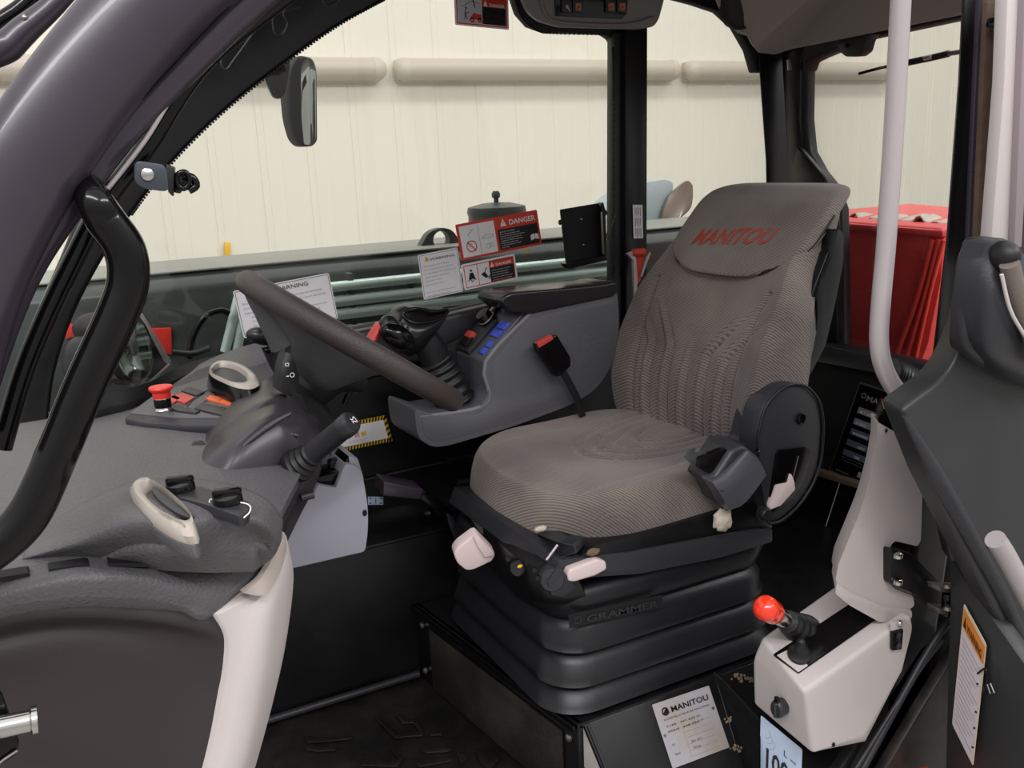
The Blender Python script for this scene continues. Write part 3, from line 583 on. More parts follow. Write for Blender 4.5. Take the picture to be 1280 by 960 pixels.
# column shroud
sc = thing('steering_column', 'dark glossy steering column shroud between dash and blue grey cover', 'column', P(330, 640, Y=1.2))
Yc = 1.22
rows = [[P(255, 575, Y=1.28), P(276, 535, Y=1.30), P(310, 505, Y=1.32), P(345, 487, Y=1.34), P(375, 492, Y=1.36), P(402, 508, Y=1.38), P(418, 530, Y=1.42)],
        [P(240, 585, Y=1.22), P(262, 552, Y=1.235), P(295, 524, Y=1.245), P(338, 505, Y=1.25), P(368, 506, Y=1.27), P(396, 520, Y=1.29), P(412, 545, Y=1.34)],
        [P(238, 594, Y=1.17), P(258, 575, Y=1.165), P(292, 545, Y=1.16), P(335, 520, Y=1.17), P(362, 522, Y=1.18), P(388, 532, Y=1.20), P(404, 560, Y=1.25)],
        [P(243, 602, Y=1.14), P(265, 598, Y=1.13), P(296, 568, Y=1.13), P(334, 540, Y=1.145), P(360, 542, Y=1.15), P(384, 552, Y=1.17), P(402, 585, Y=1.22)],
        [P(252, 612, Y=1.13), P(275, 616, Y=1.12), P(305, 600, Y=1.12), P(338, 580, Y=1.13), P(362, 580, Y=1.14), P(382, 590, Y=1.16), P(392, 612, Y=1.2)],
        [P(262, 640, Y=1.13), P(290, 645, Y=1.12), P(318, 640, Y=1.12), P(340, 632, Y=1.13), P(356, 630, Y=1.14), P(368, 632, Y=1.16), P(375, 645, Y=1.2)],
        [P(275, 700, Y=1.14), P(300, 705, Y=1.13), P(325, 705, Y=1.13), P(335, 700, Y=1.13), P(345, 690, Y=1.14), P(352, 680, Y=1.16), P(358, 680, Y=1.2)]]
patch('shroud', rows, (.02, .09, 0), 'cover', sc, 6, 80)
tube('shroud_ridge', PY(1.138, (252, 603), (285, 575), (320, 545), (344, 528), (364, 517)), [.002, .003, .0035, .003, .002], 'cover', sc, 10, 5)
tube('shroud_ridge', PY(1.155, (348, 552), (356, 542), (372, 545)), .003, 'cover', sc, 8, 4)
tube('seam', PY(1.126, (378, 556), (352, 605), (338, 630)), .0012, 'gloss', sc, 6, 4)
patch('rear_boot', [[P(376, 495, Y=1.33), P(400, 505, Y=1.34), P(418, 528, Y=1.36)], [P(384, 515, Y=1.25), P(402, 525, Y=1.26), P(416, 545, Y=1.29)], [P(388, 540, Y=1.25), P(402, 552, Y=1.26), P(414, 570, Y=1.29)]], (0, .05, 0), 'matte', sc, 5)
box('side_rubber', P(247, 580, Y=1.26), (.03, .03, .06), 'rubber', sc, .006)
tube('pivot_stub', PY(1.16, (376, 622), (392, 618)), .0055, 'dashd', sc, 12, 1)
# stalk with horn button
sk = thing('control_stalk', 'thick dark control stalk with white horn symbol on its end', 'stalk', P(375, 580, Y=1.12))
pa, pb = P(372, 582, Y=1.13), P(436, 530, Y=1.07); ax = (pb - pa); L_ = ax.length; an = ax.normalized()
lathe('boot', pa - an * .005, an, [(.022, 0), (.023, .008), (.019, .011), (.021, .015), (.0165, .019), (.019, .024), (.0145, .028), (.016, .033), (.013, .037)], 'rubber', sk, 24)
lathe('grip', pa + an * .022, an, [(.0125, 0), (.0140, .006), (.0140, L_ - .035), (.0148, L_ - .034), (.0152, L_ - .02), (.0135, L_ - .016)], 'dashd', sk, 24)
cap = lathe('horn_button', pa + an * .022, an, [(.0136, L_ - .018), (.0136, L_ - .0165), (.0125, L_ - .0145), (.005, L_ - .0138)], 'rubber', sk, 24)
o_ = pa + an * (.022 + L_ - .0134); bs = basis(an); f = Face(o_ - bs.col[0] * .009 + bs.col[1] * .009, o_ + bs.col[0] * .009 + bs.col[1] * .009, o_ - bs.col[0] * .009 - bs.col[1] * .009, .0005)
f.line([(.25, .4), (.25, .6), (.4, .55), (.6, .7), (.72, .72), (.72, .3), (.6, .3), (.4, .45)], .0011, 'white', 2, 'horn_symbol', True); f.line([(.25, .3), (.25, .7)], .0011, 'white', 2, 'horn_symbol'); f.done(cap)
s2 = thing('control_stalk', 'black stalk with small white wiper symbols under the steering wheel', 'stalk', P(362, 470, Y=1.3))
rows = [[P(357, 440, Y=1.29), P(366, 446, Y=1.285), P(374, 470, Y=1.29)], [P(350, 462, Y=1.285), P(358, 470, Y=1.28), P(370, 490, Y=1.285)], [P(347, 488, Y=1.285), P(354, 492, Y=1.28), P(364, 496, Y=1.285)]]
patch('stalk_head', rows, (0, .03, 0), 'rubber', s2, 5)
f = Face(P(350, 450, Y=1.28), P(372, 450, Y=1.28), P(350, 480, Y=1.28), .001)
f.line([(.3, .15), (.48, .12), (.48, .24), (.3, .24)], .0011, 'white', 1, 'symbol', True); f.line([(.35, .68), (.5, .66)], .0012, 'white', 1, 'symbol'); f.circ(.68, .62, .003, .001, 'white', 1, 12, 'symbol'); f.done(s2)
s3 = thing('tilt_lever', 'thin curved black lever behind the steering wheel rim by the joystick', 'lever', P(460, 475, Y=1.5))
tube('lever', PY(1.48, (430, 505), (438, 488), (452, 474), (472, 466), (494, 470)), [.004, .0055, .007, .007, .006], 'gloss', s3, 12, 6)
tube('housing', PY(1.45, (380, 500), (400, 478), (425, 470), (455, 482)), [.03, .035, .03, .012], 'matte', s3, 18, 5)
# blue grey cover box
cb = thing('column_base_cover', 'pale blue grey plastic cover at the foot of the steering column', 'cover', P(400, 700, Y=1.5))
CY = 1.46
pts = PY(CY, (452, 585), (456, 606), (460, 630), (461, 660), (457, 690), (366, 711), (330, 716), (330, 660), (392, 618), (398, 606), (420, 610), (432, 578))
bm = bmesh.new(); bm_prism(bm, fillet(pts, [.012, .02, .02, .02, .008, 0, 0, 0, .004, .004, .003, .012]), V((0, .16, 0)), .006, 3); fin('cover', bm, 'palegrey', cb)
prism('slot_opening', PY(CY + .012, (398, 597), (424, 590), (436, 570), (438, 585), (422, 606), (398, 606)), (0, .06, 0), 'gloss', cb, .001)
prism('rim', PY(CY + .02, (416, 606), (436, 570), (448, 573), (456, 600), (440, 625)), (0, .10, 0), 'palegrey', cb, .004)
box('lever_slot_rod', P(418, 590, Y=CY + .05), (.02, .02, .05), 'gloss', cb, .005)
ell('screw_recess', P(456, 641, Y=CY - .001), (.004, .002, .006), 'gloss', cb)
# pedal arm, hose ring on the ledge
pd = thing('brake_arm', 'bent black flat steel bar between the blue grey cover and the seat', 'arm', P(530, 640, Y=1.66))
PYY = 1.62
prism('arm_plate', PY(PYY, (480, 602), (530, 612), (526, 625), (479, 620)), (0, .05, .004), 'paint', pd, .003)
prism('arm_plate', PY(PYY, (530, 612), (566, 640), (562, 650), (526, 625)), (0, .045, .004), 'gloss', pd, .003)
prism('arm_plate', PY(PYY - .01, (560, 642), (568, 648), (584, 686), (576, 690), (562, 655)), (0, .01, 0), 'paint', pd, .002)
ell('bolt', P(536, 640, Y=1.66), (.012, .012, .009), 'black', pd)
hr = thing('hose_ring', 'dull black rubber ring on the side wall behind the seat cushion', 'ring', P(575, 590, Y=1.76))
tube('ring', PY(1.74, (560, 575), (585, 572), (600, 585), (592, 600), (572, 604)), .008, 'rubber', hr, 14, 6)
# ------------------------------------------------------------------ right hand console
cs = thing('side_console', 'grey moulded armrest console with blue switches under the side window', 'console', P(640, 540, Y=1.68))
CB = 1.60
side = PY(CB, (518, 510), (520, 535), (524, 549), (541, 560), (562, 557), (640, 534), (710, 508), (745, 488), (765, 458), (775, 410), (772, 366), (662, 392), (606, 452), (611, 494), (598, 511), (545, 519))
fl_ = [.012, .01, .02, .02, .02, 0, .02, .03, .04, .05, .006, .004, .006, .012, .01, 0]
bm = bmesh.new(); bm_prism(bm, fillet(side, fl_), V((-.005, .135, 0)), .006, 3)
fin('console_body', bm, 'console', cs)
# face relief: raised lower front skin
prism('console_skin', fillet(PY(CB - .001, (660, 399), (768, 374), (771, 405), (762, 455), (742, 484), (708, 503), (640, 528), (560, 550), (541, 553), (529, 543), (526, 520), (600, 518), (618, 500), (614, 456)), .012), (0, .004, 0), 'console', cs, .002)
tube('console_lit_edge', PY(CB + .004, (662, 393), (607, 452), (612, 492), (600, 509), (560, 517), (524, 520)), .0045, 'consl', cs, 10, 3)  # lit chamfer of the console, its light put into a lighter grey
prism('far_panel', PY(CB + .125, (540, 515), (560, 430), (660, 380), (776, 350), (776, 400), (600, 520)), (0, .02, 0), 'matte', cs, .004)
# switch deck on the slope
dk = Face(P(660, 391, Y=CB), P(660, 391, Y=CB) + V((0, .13, 0)), P(607, 452, Y=CB), .001)   # u across cab, v down the slope
def dquad(u0, v0, u1, v1, m, h, nm, bev=.0015, par=None):
    q = [dk.at(u0, v0, 0), dk.at(u1, v0, 0), dk.at(u1, v1, 0), dk.at(u0, v1, 0)]; return prism(nm, q, dk.n * h, m, par or cs, bev)
dquad(.08, .02, .96, .97, 'consl', .001, 'switch_deck', .0005)
dquad(.10, .03, .94, .95, 'console', .002, 'switch_deck')
b1 = [dquad(.18, .28 + .0, .44, .42, 'blue', .007, 'blue_switch'), dquad(.18, .44, .44, .58, 'blue', .007, 'blue_switch'), dquad(.16, .66, .34, .78, 'blue', .006, 'blue_switch'), dquad(.16, .80, .34, .92, 'blue', .006, 'blue_switch')]
dquad(.52, .30, .98, 1.0, 'dashd', .012, 'raised_deck', .003)
kc = dk.at(.74, .36, 0) + dk.n * .012
kb = lathe('throttle_knob', kc, dk.n, [(.020, 0), (.020, .003), (.017, .004), (.0165, .018), (.015, .020), (.004, .0205)], 'gloss', cs, 24)
lathe('knob_band', kc, dk.n, [(.0172, .004), (.0176, .0045), (.0176, .006), (.0172, .0065)], 'silver', cs, 24)
sw = dquad(.66, .74, .90, .92, 'gloss', .018, 'rocker_switch'); dquad(.68, .66, .9, .78, 'redkey', .021, 'rocker_cap')
dquad(.80, .06, .95, .24, 'gloss', .012, 'rocker_switch')
# arm pad
pad = fillet(PY(CB - .004, (626, 378), (641, 390), (665, 393), (768, 371), (775, 362), (771, 352), (750, 356), (640, 366), (630, 370)), .006)
bm = bmesh.new(); bm_prism(bm, pad, V((-.004, .105, 0)), .009, 4); fin('arm_pad', bm, mat('arm_pad_vinyl', '#242224', .24), cs)
# joystick
js = thing('joystick', 'black joystick with ribbed boot and sculpted palm grip before the console', 'joystick', P(565, 505, Y=1.66))
JY = 1.655
axp = [P(568, 502, Y=JY), P(556, 474, Y=JY), P(545, 450, Y=JY), P(528, 424, Y=JY)]
sp = spline(axp, 8); rad = []; N = len(sp)
bm = bmesh.new(); fine = []
fine = spline(axp, 24); rr_ = [(.043 - .014 * (i / len(fine))) + .0028 * math.sin(i * 2 * math.pi / 9) for i in range(len(fine))]
cut = int(len(fine) * .70)
bm_tube(bm, fine[:cut], rr_[:cut], 24, fl=.8); fin('boot', bm, 'rubber', js)
tube('neck', [fine[cut - 2], P(536, 432, Y=JY), P(525, 420, Y=JY)], [.029, .030, .028], 'rubber', js, 20, 5)
# palm grip: body from two blended ellipsoids through a saddle
rows = [[P(495, 402, Y=1.60), P(503, 389, Y=1.60), P(522, 384, Y=1.61), P(545, 388, Y=1.62), P(560, 387, Y=1.62)],
        [P(490, 415, Y=1.585), P(505, 400, Y=1.59), P(522, 393, Y=1.61), P(543, 397, Y=1.61), P(559, 391, Y=1.61)],
        [P(492, 428, Y=1.585), P(510, 418, Y=1.58), P(530, 412, Y=1.58), P(545, 405, Y=1.59), P(558, 397, Y=1.605)],
        [P(500, 440, Y=1.60), P(515, 434, Y=1.59), P(530, 426, Y=1.59), P(543, 415, Y=1.60), P(553, 405, Y=1.61)],
        [P(512, 446, Y=1.64), P(520, 442, Y=1.64), P(532, 436, Y=1.64), P(540, 424, Y=1.64), P(548, 412, Y=1.64)]]
patch('palm_grip', rows, (.0, .05, .0), 'leather', js, 6, 80)
tube('grip_rim', [P(504, 391, Y=1.60), P(520, 386, Y=1.60), P(540, 390, Y=1.605), P(559, 388, Y=1.61), P(550, 398, Y=1.60), P(530, 404, Y=1.59), P(512, 402, Y=1.59)], .004, 'gloss', js, 10, 5, closed=True)
ell('finger_lobe', P(497, 421, Y=1.58), (.037, .024, .022), 'gloss', js, Matrix.Rotation(.65, 3, 'Y'))
ell('finger_lobe', P(485, 408, Y=1.60), (.018, .02, .022), 'leather', js, Matrix.Rotation(.2, 3, 'Y'))
for k in range(3): box('roller_key', P(503 + k * 6, 406 + k * 5, Y=1.583), (.004, .012, .010), 'dashd', js, .001, R=Matrix.Rotation(.6, 3, 'Y'))
patch('trigger_button', [[P(460, 424, Y=1.6), P(470, 408, Y=1.6), P(474, 403, Y=1.605)], [P(468, 426, Y=1.59), P(474, 412, Y=1.59), P(478, 404, Y=1.60)], [P(473, 426, Y=1.6), P(478, 414, Y=1.6), P(480, 406, Y=1.61)]], (0, .015, 0), 'redkey', js, 4)
# belt buckle
bb = thing('belt_buckle', 'black seat belt buckle with red button leaning on the grey console', 'buckle', P(720, 490, Y=1.57))
BY = 1.565
prism('buckle_body', fillet(PY(BY, (670, 431), (690, 420), (697, 419), (714, 447), (714, 458), (700, 471), (694, 471), (672, 440)), .004), (0, .018, 0), 'gloss', bb, .004, 3)
prism('release_button', fillet(PY(BY - .003, (672, 429), (690, 419), (692, 424), (674, 435)), .001), (0, .014, 0), 'redkey', bb, .002)
tube('stalk', PY(BY + .01, (702, 462), (712, 480), (722, 500), (728, 520)), .008, 'rubber', bb, 12, 5, fl=.5)

rnd = random.Random(5); f = Face(P(640, 380, Y=CB - .0035), P(780, 380, Y=CB - .0035), P(640, 520, Y=CB - .0035), .0004)
for k in range(150):
    if k < 110: cx, cy = rnd.gauss(.69, .09), rnd.gauss(.33, .12)
    else: cx, cy = rnd.gauss(.28, .06), rnd.gauss(.45, .06)
    a = rnd.uniform(-1.4, 1.4); l = rnd.uniform(.015, .05); f.line([(cx, cy), (cx + math.cos(a) * l, cy + math.sin(a) * l)], .0005, mat('scuff', '#6f6f75', .6), 1, 'scuff_marks')
f.done(cs)
# ------------------------------------------------------------------ driver seat
se = thing('driver_seat', 'worn grey fabric suspension driver seat with red lettering on the headrest', 'seat', (.9, 1.39, .85))
YC = 1.395
def sgn(x): return 1 if x >= 0 else -1
def shape(u, v, k=4.5):
    e = max(abs(u), abs(v)); f = 1 if e < 1e-6 else e / (abs(u) ** k + abs(v) ** k) ** (1 / k); return u * f, v * f, e
def roll(e, e0=.72, amt=.10):
    if e <= e0: return e * (1 - amt) / e0, 0
    th = (e - e0) / (1 - e0) * math.pi / 2; return (1 - amt) + amt * math.sin(th), 1 - math.cos(th)
def gs(x, w): return math.exp(-(x / w) ** 2)
def backX(z): # front face of the backrest in side view
    k = [(1.10, 1.095), (1.18, 1.09), (1.27, 1.082), (1.35, 1.092), (1.45, 1.135), (1.55, 1.20), (1.62, 1.262), (1.69, 1.33)]
    for (a, x), (b, y) in zip(k, k[1:]):
        if z <= b or b == 1.69: t = (z - a) / (b - a); return x + (y - x) * t
def smoothX(z): return sum(backX(min(1.69, max(1.1, z + d))) for d in (-.03, -.015, 0, .015, .03)) / 5
def halfw(v):
    k = [(-1, .195), (-.6, .225), (-.2, .235), (.15, .222), (.5, .195), (.8, .185), (1, .175)]
    for (a, x), (b, y) in zip(k, k[1:]):
        if v <= b: t = (v - a) / (b - a); t = t * t * (3 - 2 * t); return x + (y - x) * t
def back(u, v):
    a, b, e = shape(u, v, 5); r, dep = roll(e, .74, .09); s = r / e if e > 1e-6 else 1; a *= s; b *= s
    z = 1.405 + b * .272; w_ = halfw(v); y = YC - a * w_; x = smoothX(z)
    yy = a * w_
    bol = .020 * min(1, (abs(yy) / .2)) ** 2.2 * (1 if v < .45 else max(0, 1 - (v - .45) / .4))
    x -= bol
    # sewn channels: five uprights that splay outward over the shoulders
    if e < .93:
        zz = z; splay = max(0, (zz - 1.375)) ** 1.15 * 1.3
        g_ = 0
        for c in (-.112, -.056, 0, .056, .112):
            cc = c + sgn(c) * splay * (1 if c else 0); lo = 1.195 if abs(c) < .1 else 1.22; hi = 1.455 - abs(c) * .45
            if abs(c) < .01: hi = 1.36
            m_ = 1 / (1 + math.exp(-(zz - lo) / .006)) / (1 + math.exp((zz - hi) / .022))
            g_ += (gs(yy - cc - .011, .0045) + gs(yy - cc + .011, .0045) - .9 * gs(yy - cc, .009)) * m_
        x += .0085 * g_
        # lateral panel seam between centre and bolster
        sb = .150 + max(0, z - 1.40) * .15
        if z < 1.50: x += .009 * (gs(yy - sb, .006) + gs(yy + sb, .006))
    x += dep * max(.05, min(.115, .115 - (z - 1.32) * .22))
    return V((x, y, z))
surf('backrest', back, 150, 170, 'fabric', se)
def flap(u, v):
    a, b, e = shape(u, v, 3.2 if v < 0 else 6); r, dep = roll(e, .86, .05); s = r / e if e > 1e-6 else 1; a *= s; b *= s
    z = 1.598 + b * .083; w_ = .188 if v > 0 else .188 - .03 * v * v
    y = YC - a * w_ - .004; x = smoothX(z) - .014 - .006 * (1 - a * a); x += dep * .03 + max(0, b - .55) ** 2 * .08
    return V((x, y, z - max(0, b) * .0))
hf = surf('headrest_flap', flap, 60, 40, 'fabric', se)
# lettering on the flap
vs, fs, wd = text_geo('MANITOU', True)
bm = bmesh.new(); q = []
for v_ in vs:
    t = v_.x / wd; a = -.60 + t * 1.14; yv = v_.y
    z = 1.566 + yv * .041 + t * .012; y = YC - a * .186 - (yv * .012)
    q.append(bm.verts.new(V((smoothX(z) - .0225 - .004 * (1 - a * a) * 0 , y, z))))
for f_ in fs:
    try: bm.faces.new([q[i] for i in f_])
    except ValueError: pass
me = bpy.data.meshes.new('lettering'); 
for v_ in bm.verts:
    v_.co.x = smoothX(v_.co.z) - .014 - .006 * (1 - ((v_.co.y - YC) / .19) ** 2) - .0012
bm.to_mesh(me); bm.free(); lt = link('lettering', me, mat('red_stitching', '#a8432f', .9, bump=.5, bscale=900), se, False); lt['label'] = 'faded red lettering on the headrest'
tube('flap_piping', [flap(u, v) + V((-.0015, 0, 0)) for u, v in [(-.97, .35), (-.98, 0), (-.97, -.5), (-.9, -.9), (-.55, -.985), (0, -.99), (.55, -.985), (.9, -.9), (.97, -.5), (.98, 0), (.98, .35)]], .0022, 'rubber', se, 8, 6)
# seat cushion
def cush(u, v):    # u along X front(-1)..rear(+1), v across
    a, b, e = shape(u, v, 4.2); r, dep = roll(e, .66, .13); s = r / e if e > 1e-6 else 1; a *= s; b *= s
    wy = .222 + .012 * (1 - (u + .2) ** 2); y = YC - b * wy; x = .90 + a * .215 + (.01 if u < 0 else 0) * (1 - abs(b)) * -1.6
    z = 1.226 - .014 * (1 - a) + .008 * abs(b) ** 2
    z += .006 * math.exp(-((a + .45) / .35) ** 2)
    yy = b * wy
    if e < .93:
        for k, dd in enumerate((0, .030, .060, .090)):       # nested U channels at the rear centre
            rad = .045 + k * .026; cx = 1.06
            rr2 = math.hypot((x - cx) * .62, yy)
            if x < cx + .03 and abs(yy) > .0: z -= .0085 * gs(rr2 - rad, .0048) * (1 if x > .80 else max(0, 1 - (.80 - x) / .05))
        z -= .004 * gs(abs(yy) - .150 - (1.1 - x) * .05, .007) * (1 if x > .74 else 0)
    z -= dep * .130
    return V((x, y, z))
surf('seat_cushion', cush, 150, 150, 'fabric', se)
# torn foam bits under the near rear corner and front edge
def blob(name, c, s, m, n=3, seed=1):
    bm = bmesh.new(); bmesh.ops.create_icosphere(bm, subdivisions=n, radius=1); rnd = random.Random(seed)
    for v_ in bm.verts: v_.co *= 1 + rnd.uniform(-.22, .18)
    bmesh.ops.scale(bm, vec=s, verts=bm.verts); bmesh.ops.translate(bm, vec=c, verts=bm.verts); o = fin(name, bm, m, se, True, 180); return o
o = blob('torn_foam', P(903, 650, Y=1.13), (.019, .010, .021), 'foam'); o['label'] = 'torn pale foam hanging under the cushion'
blob('torn_foam', P(676, 661, Y=1.24), (.012, .006, .005), 'foam', 3, 4)
for k, (x, y) in enumerate(((826, 672), (785, 668), (806, 656), (872, 640), (840, 648), (858, 630))): blob('torn_foam', P(x, y, Y=1.172), (.003, .002, .002 + .0005 * k), 'foam', 2, 9 + k)
# back shell
zs = [1.12, 1.2, 1.3, 1.4, 1.5, 1.57]
TT = lambda z: max(.05, min(.115, .115 - (z - 1.32) * .22))
sh = [V((smoothX(z) + TT(z) - .03, 1.185, z)) for z in zs] + [V((smoothX(z) + TT(z) + .007, 1.185, z)) for z in zs[::-1]]
bm = bmesh.new(); bm_prism(bm, fillet(sh, .01, 3), V((0, .42, 0)), .012, 3); fin('back_shell', bm, 'black', se)
prism('shell_side', fillet(PY(1.178, (1047, 285), (1055, 292), (1054, 330), (1042, 390), (1032, 432), (1012, 470), (990, 500), (975, 500), (997, 465), (1016, 430), (1022, 400), (1022, 372), (1030, 345), (1040, 320)), .006), (0, .03, 0), 'black', se, .003)
# recliner cover
rc = fillet(PY(1.135, (950, 600), (946, 545), (956, 505), (982, 480), (1006, 480), (1024, 500), (1029, 530), (1026, 575), (1016, 605), (998, 632), (975, 652), (958, 655), (955, 625)), .02)
bm = bmesh.new(); bm_prism(bm, rc, V((-.0, .05, 0)), .007, 3); rcv = fin('recliner_cover', bm, 'dashd', se)
prism('cover_side', fillet(PY(1.165, (905, 560), (935, 555), (946, 515), (985, 478), (960, 520), (958, 600), (930, 640)), .01), (0, .05, 0), 'dashd', se, .005)
tube('cover_rim', [p + V((0, -.0015, 0)) for p in rc], .0028, 'rubber', se, 8, 0, closed=True)
lathe('hinge_bolt_cap', P(1001, 523, Y=1.133), (0, -1, 0), [(.0105, 0), (.0105, .002), (.0085, .003), (.0078, .001), (.004, .0005)], 'gloss', rcv, 20)
prism('lever_opening', fillet(PY(1.131, (972, 562), (1008, 558), (1016, 565), (1006, 600), (990, 625), (960, 645), (966, 600)), .01), (0, .006, 0), 'gloss', rcv, .001)
o = prism('recliner_lever', fillet(PY(1.126, (962, 634), (971, 607), (986, 604), (989, 592), (993, 602), (994, 612), (976, 632), (963, 637)), .003), (0, .012, 0), 'ivory', se, .002); o['label'] = 'pale plastic lever at the seat hinge'
tube('release_cable', PY(1.129, (998, 570), (993, 590), (990, 602)), .0012, 'steel', se, 6, 3)
# belt retractor
rt = []
for i, (a, b) in enumerate(((890, 605), (902, 618), (912, 640), (930, 634), (958, 590), (950, 572), (932, 558), (918, 562))): rt.append(P(a, b, Y=1.105))
bm = bmesh.new(); bm_prism(bm, fillet(rt, .008), V((-.012, .055, .012)), .006, 3); ro = fin('belt_retractor', bm, 'dashd', se)
patch('retractor_cover', [[P(888, 596, Y=1.125), P(905, 580, Y=1.125), P(926, 561, Y=1.125)], [P(890, 602, Y=1.10), P(908, 590, Y=1.10), P(934, 564, Y=1.10)], [P(901, 618, Y=1.092), P(922, 603, Y=1.09), P(950, 578, Y=1.095)], [P(911, 638, Y=1.10), P(932, 628, Y=1.10), P(958, 594, Y=1.10)]], (.002, .03, 0), mat('retractor_plastic', '#4a4a52', .38, bump=.05, bscale=400), se, 6)
for x, y in ((902, 611), (946, 563)): lathe('screw_hole', P(x, y, Y=1.0935), (-.1, -1, .3), [(.0042, 0), (.0042, .002), (.003, .001)], 'gloss', se, 14)
# tongue
tg = prism('belt_tongue', fillet(PY(1.115, (872, 572), (885, 568), (903, 561), (916, 563), (915, 572), (895, 590), (884, 592), (872, 585)), .003), (0, .008, .002), 'gloss', se, .002)
prism('tongue_plate', fillet(PY(1.118, (856, 571), (862, 562), (870, 560), (868, 566), (880, 564), (890, 570), (880, 582), (862, 578)), .002), (0, .003, 0), 'dark_steel', se, .001)
tube('belt_webbing', PY(1.12, (890, 588), (905, 572), (918, 562)), .006, 'matte', se, 8, 2, fl=.3)
# pivot bolt, side frame
lathe('pivot_bolt', P(953, 641, Y=1.135), (0, -1, 0), [(.0115, 0), (.0115, .010), (.009, .013), (.004, .0135)], 'rubber', se, 20)
lathe('pivot_washer', P(953, 641, Y=1.138), (0, -1, 0), [(.0145, 0), (.0145, .004), (.012, .005)], 'dashd', se, 20)
prism('side_rail', fillet(PY(1.155, (742, 682), (800, 668), (880, 645), (930, 632), (960, 628), (966, 655), (962, 668), (930, 678), (800, 705), (740, 712), (720, 700)), .006), (0, .04, 0), 'black', se, .003)
prism('slide_rail', fillet(PY(1.150, (700, 700), (790, 690), (940, 662), (966, 660), (966, 678), (900, 698), (800, 718), (690, 726)), .006), (0, .40, 0), 'dashd', se, .004)
blob('grease_lump', P(742, 690, Y=1.145), (.012, .005, .006), 'tan', 3, 5)
# pan under cushion
prism('seat_pan', [V((.72, 1.19, 1.095)), V((1.09, 1.19, 1.085)), V((1.09, 1.6, 1.085)), V((.72, 1.6, 1.085))], (0, 0, -.03), 'black', se, .008)
# front fascia (dark faceted panel) and upper housing
prism('front_fascia', [P(612, 612, Y=1.56), P(600, 645, Y=1.555), P(608, 662, Y=1.54), P(690, 700, Y=1.17), P(722, 692, Y=1.15), P(720, 680, Y=1.15), P(700, 678, Y=1.16), P(664, 662, Y=1.30)], (.03, .02, 0), mat('fascia_plastic', '#26292c', .36, bump=.05, bscale=400), se, .004)
tube('fascia_edge', [P(683, 700, Y=1.165), P(697, 681, Y=1.165)], .0022, 'silver', se, 8, 1)
def rrect(x0, x1, y0, y1, z, r, n=8):
    out = []
    for cx, cy, a0 in ((x0 + r, y0 + r, 180), (x1 - r, y0 + r, 270), (x1 - r, y1 - r, 0), (x0 + r, y1 - r, 90)):
        for k in range(n + 1): a = math.radians(a0 + 90 * k / n); out.append(V((cx + r * math.cos(a), cy + r * math.sin(a), z)))
    return out
def stack(name, prof, m, parent, cap=True):
    bm = bmesh.new(); R = [[bm.verts.new(p) for p in rrect(*pr)] for pr in prof]; n = len(R[0])
    for a, b in zip(R, R[1:]):
        for k in range(n): bm.faces.new((a[k], a[(k+1) % n], b[(k+1) % n], b[k]))
    bm.faces.new(R[0][::-1]); bm.faces.new(R[-1]); return fin(name, bm, m, parent, True, 75)
x0, x1, y0, y1 = .665, 1.12, 1.165, 1.60
def ring_(dx, z, r=.07): return (x0 - dx, x1 + dx, y0 - dx, y1 + dx, z, r)
stack('upper_housing', [ring_(-.02, 1.075, .05), ring_(.0, 1.068, .06), ring_(.004, 1.05, .06), ring_(-.004, 1.022, .06), ring_(-.006, 1.016, .06)], 'bellow', se)
pf_ = []
def rib(zt, zb_, dxo, nm='bellows_rib'):
    return stack(nm, [ring_(-.035, zt, .05), ring_(-.012, zt - .004, .06), ring_(dxo * .55, zt - (zt - zb_) * .35, .07), ring_(dxo, zt - (zt - zb_) * .72, .075), ring_(dxo + .004, zt - (zt - zb_) * .86, .075), ring_(dxo - .002, zb_ + .004, .07), ring_(dxo - .03, zb_, .05)], 'bellow', be)
be = stack('suspension_bellows', [ring_(-.045, 1.03, .05), ring_(-.045, .855, .05)], 'bellow', se)
rib(1.018, .952, .004); rib(.960, .895, .012); rib(.905, .853, .018)
# embossed maker panel on the upper rib
f = Face(P(710, 768, Y=1.157), P(827, 743, Y=1.157), P(711, 785, Y=1.157), .0012)
f.quad(0, 0, 1, 1, 'matte', 1, 'emboss_panel'); f.text('GRAMMER', .17, .82, .017, 'dashd', 2.5, True, width=.78 * f.w, name='embossed_lettering'); f.circ(.085, .5, .006, .0018, 'dashd', 2.5, 14, 'embossed_lettering'); f.done(be)
# weight and height controls
kn = lathe('weight_knob', P(690, 724, Y=1.145), (-.35, -1, .15), [(.019, -.02), (.0205, -.004), (.0205, 0), (.018, .004), (.004, .005)], 'dashd', se, 24)
prism('knob_wing', [P(684, 728, Y=1.14), P(700, 708, Y=1.135), P(722, 735, Y=1.14), P(705, 748, Y=1.145), P(690, 745, Y=1.14)], (0, .012, 0), 'dashd', se, .003)
lathe('adjuster_dial', P(650, 709, Y=1.22), (-.8, -.5, .1), [(.012, 0), (.013, .008), (.011, .012)], 'dashd', se, 18)
o = ell('indicator', P(650, 708, Y=1.208), (.005, .002, .003), 'lyel', se); o['label'] = 'small yellow indicator'
o = prism('height_lever', fillet(PY(1.33, (567, 693), (573, 684), (592, 670), (597, 669), (620, 693), (616, 702), (592, 713), (583, 714), (572, 705)), .006), (.006, .025, .006), 'ivory', se, .004, 3); o['label'] = 'pale paddle lever at the seat front'
prism('lever_lip', PY(1.326, (592, 671), (597, 669), (606, 679), (616, 695), (606, 697), (598, 684)), (0, .004, 0), 'ivory', se, .001)
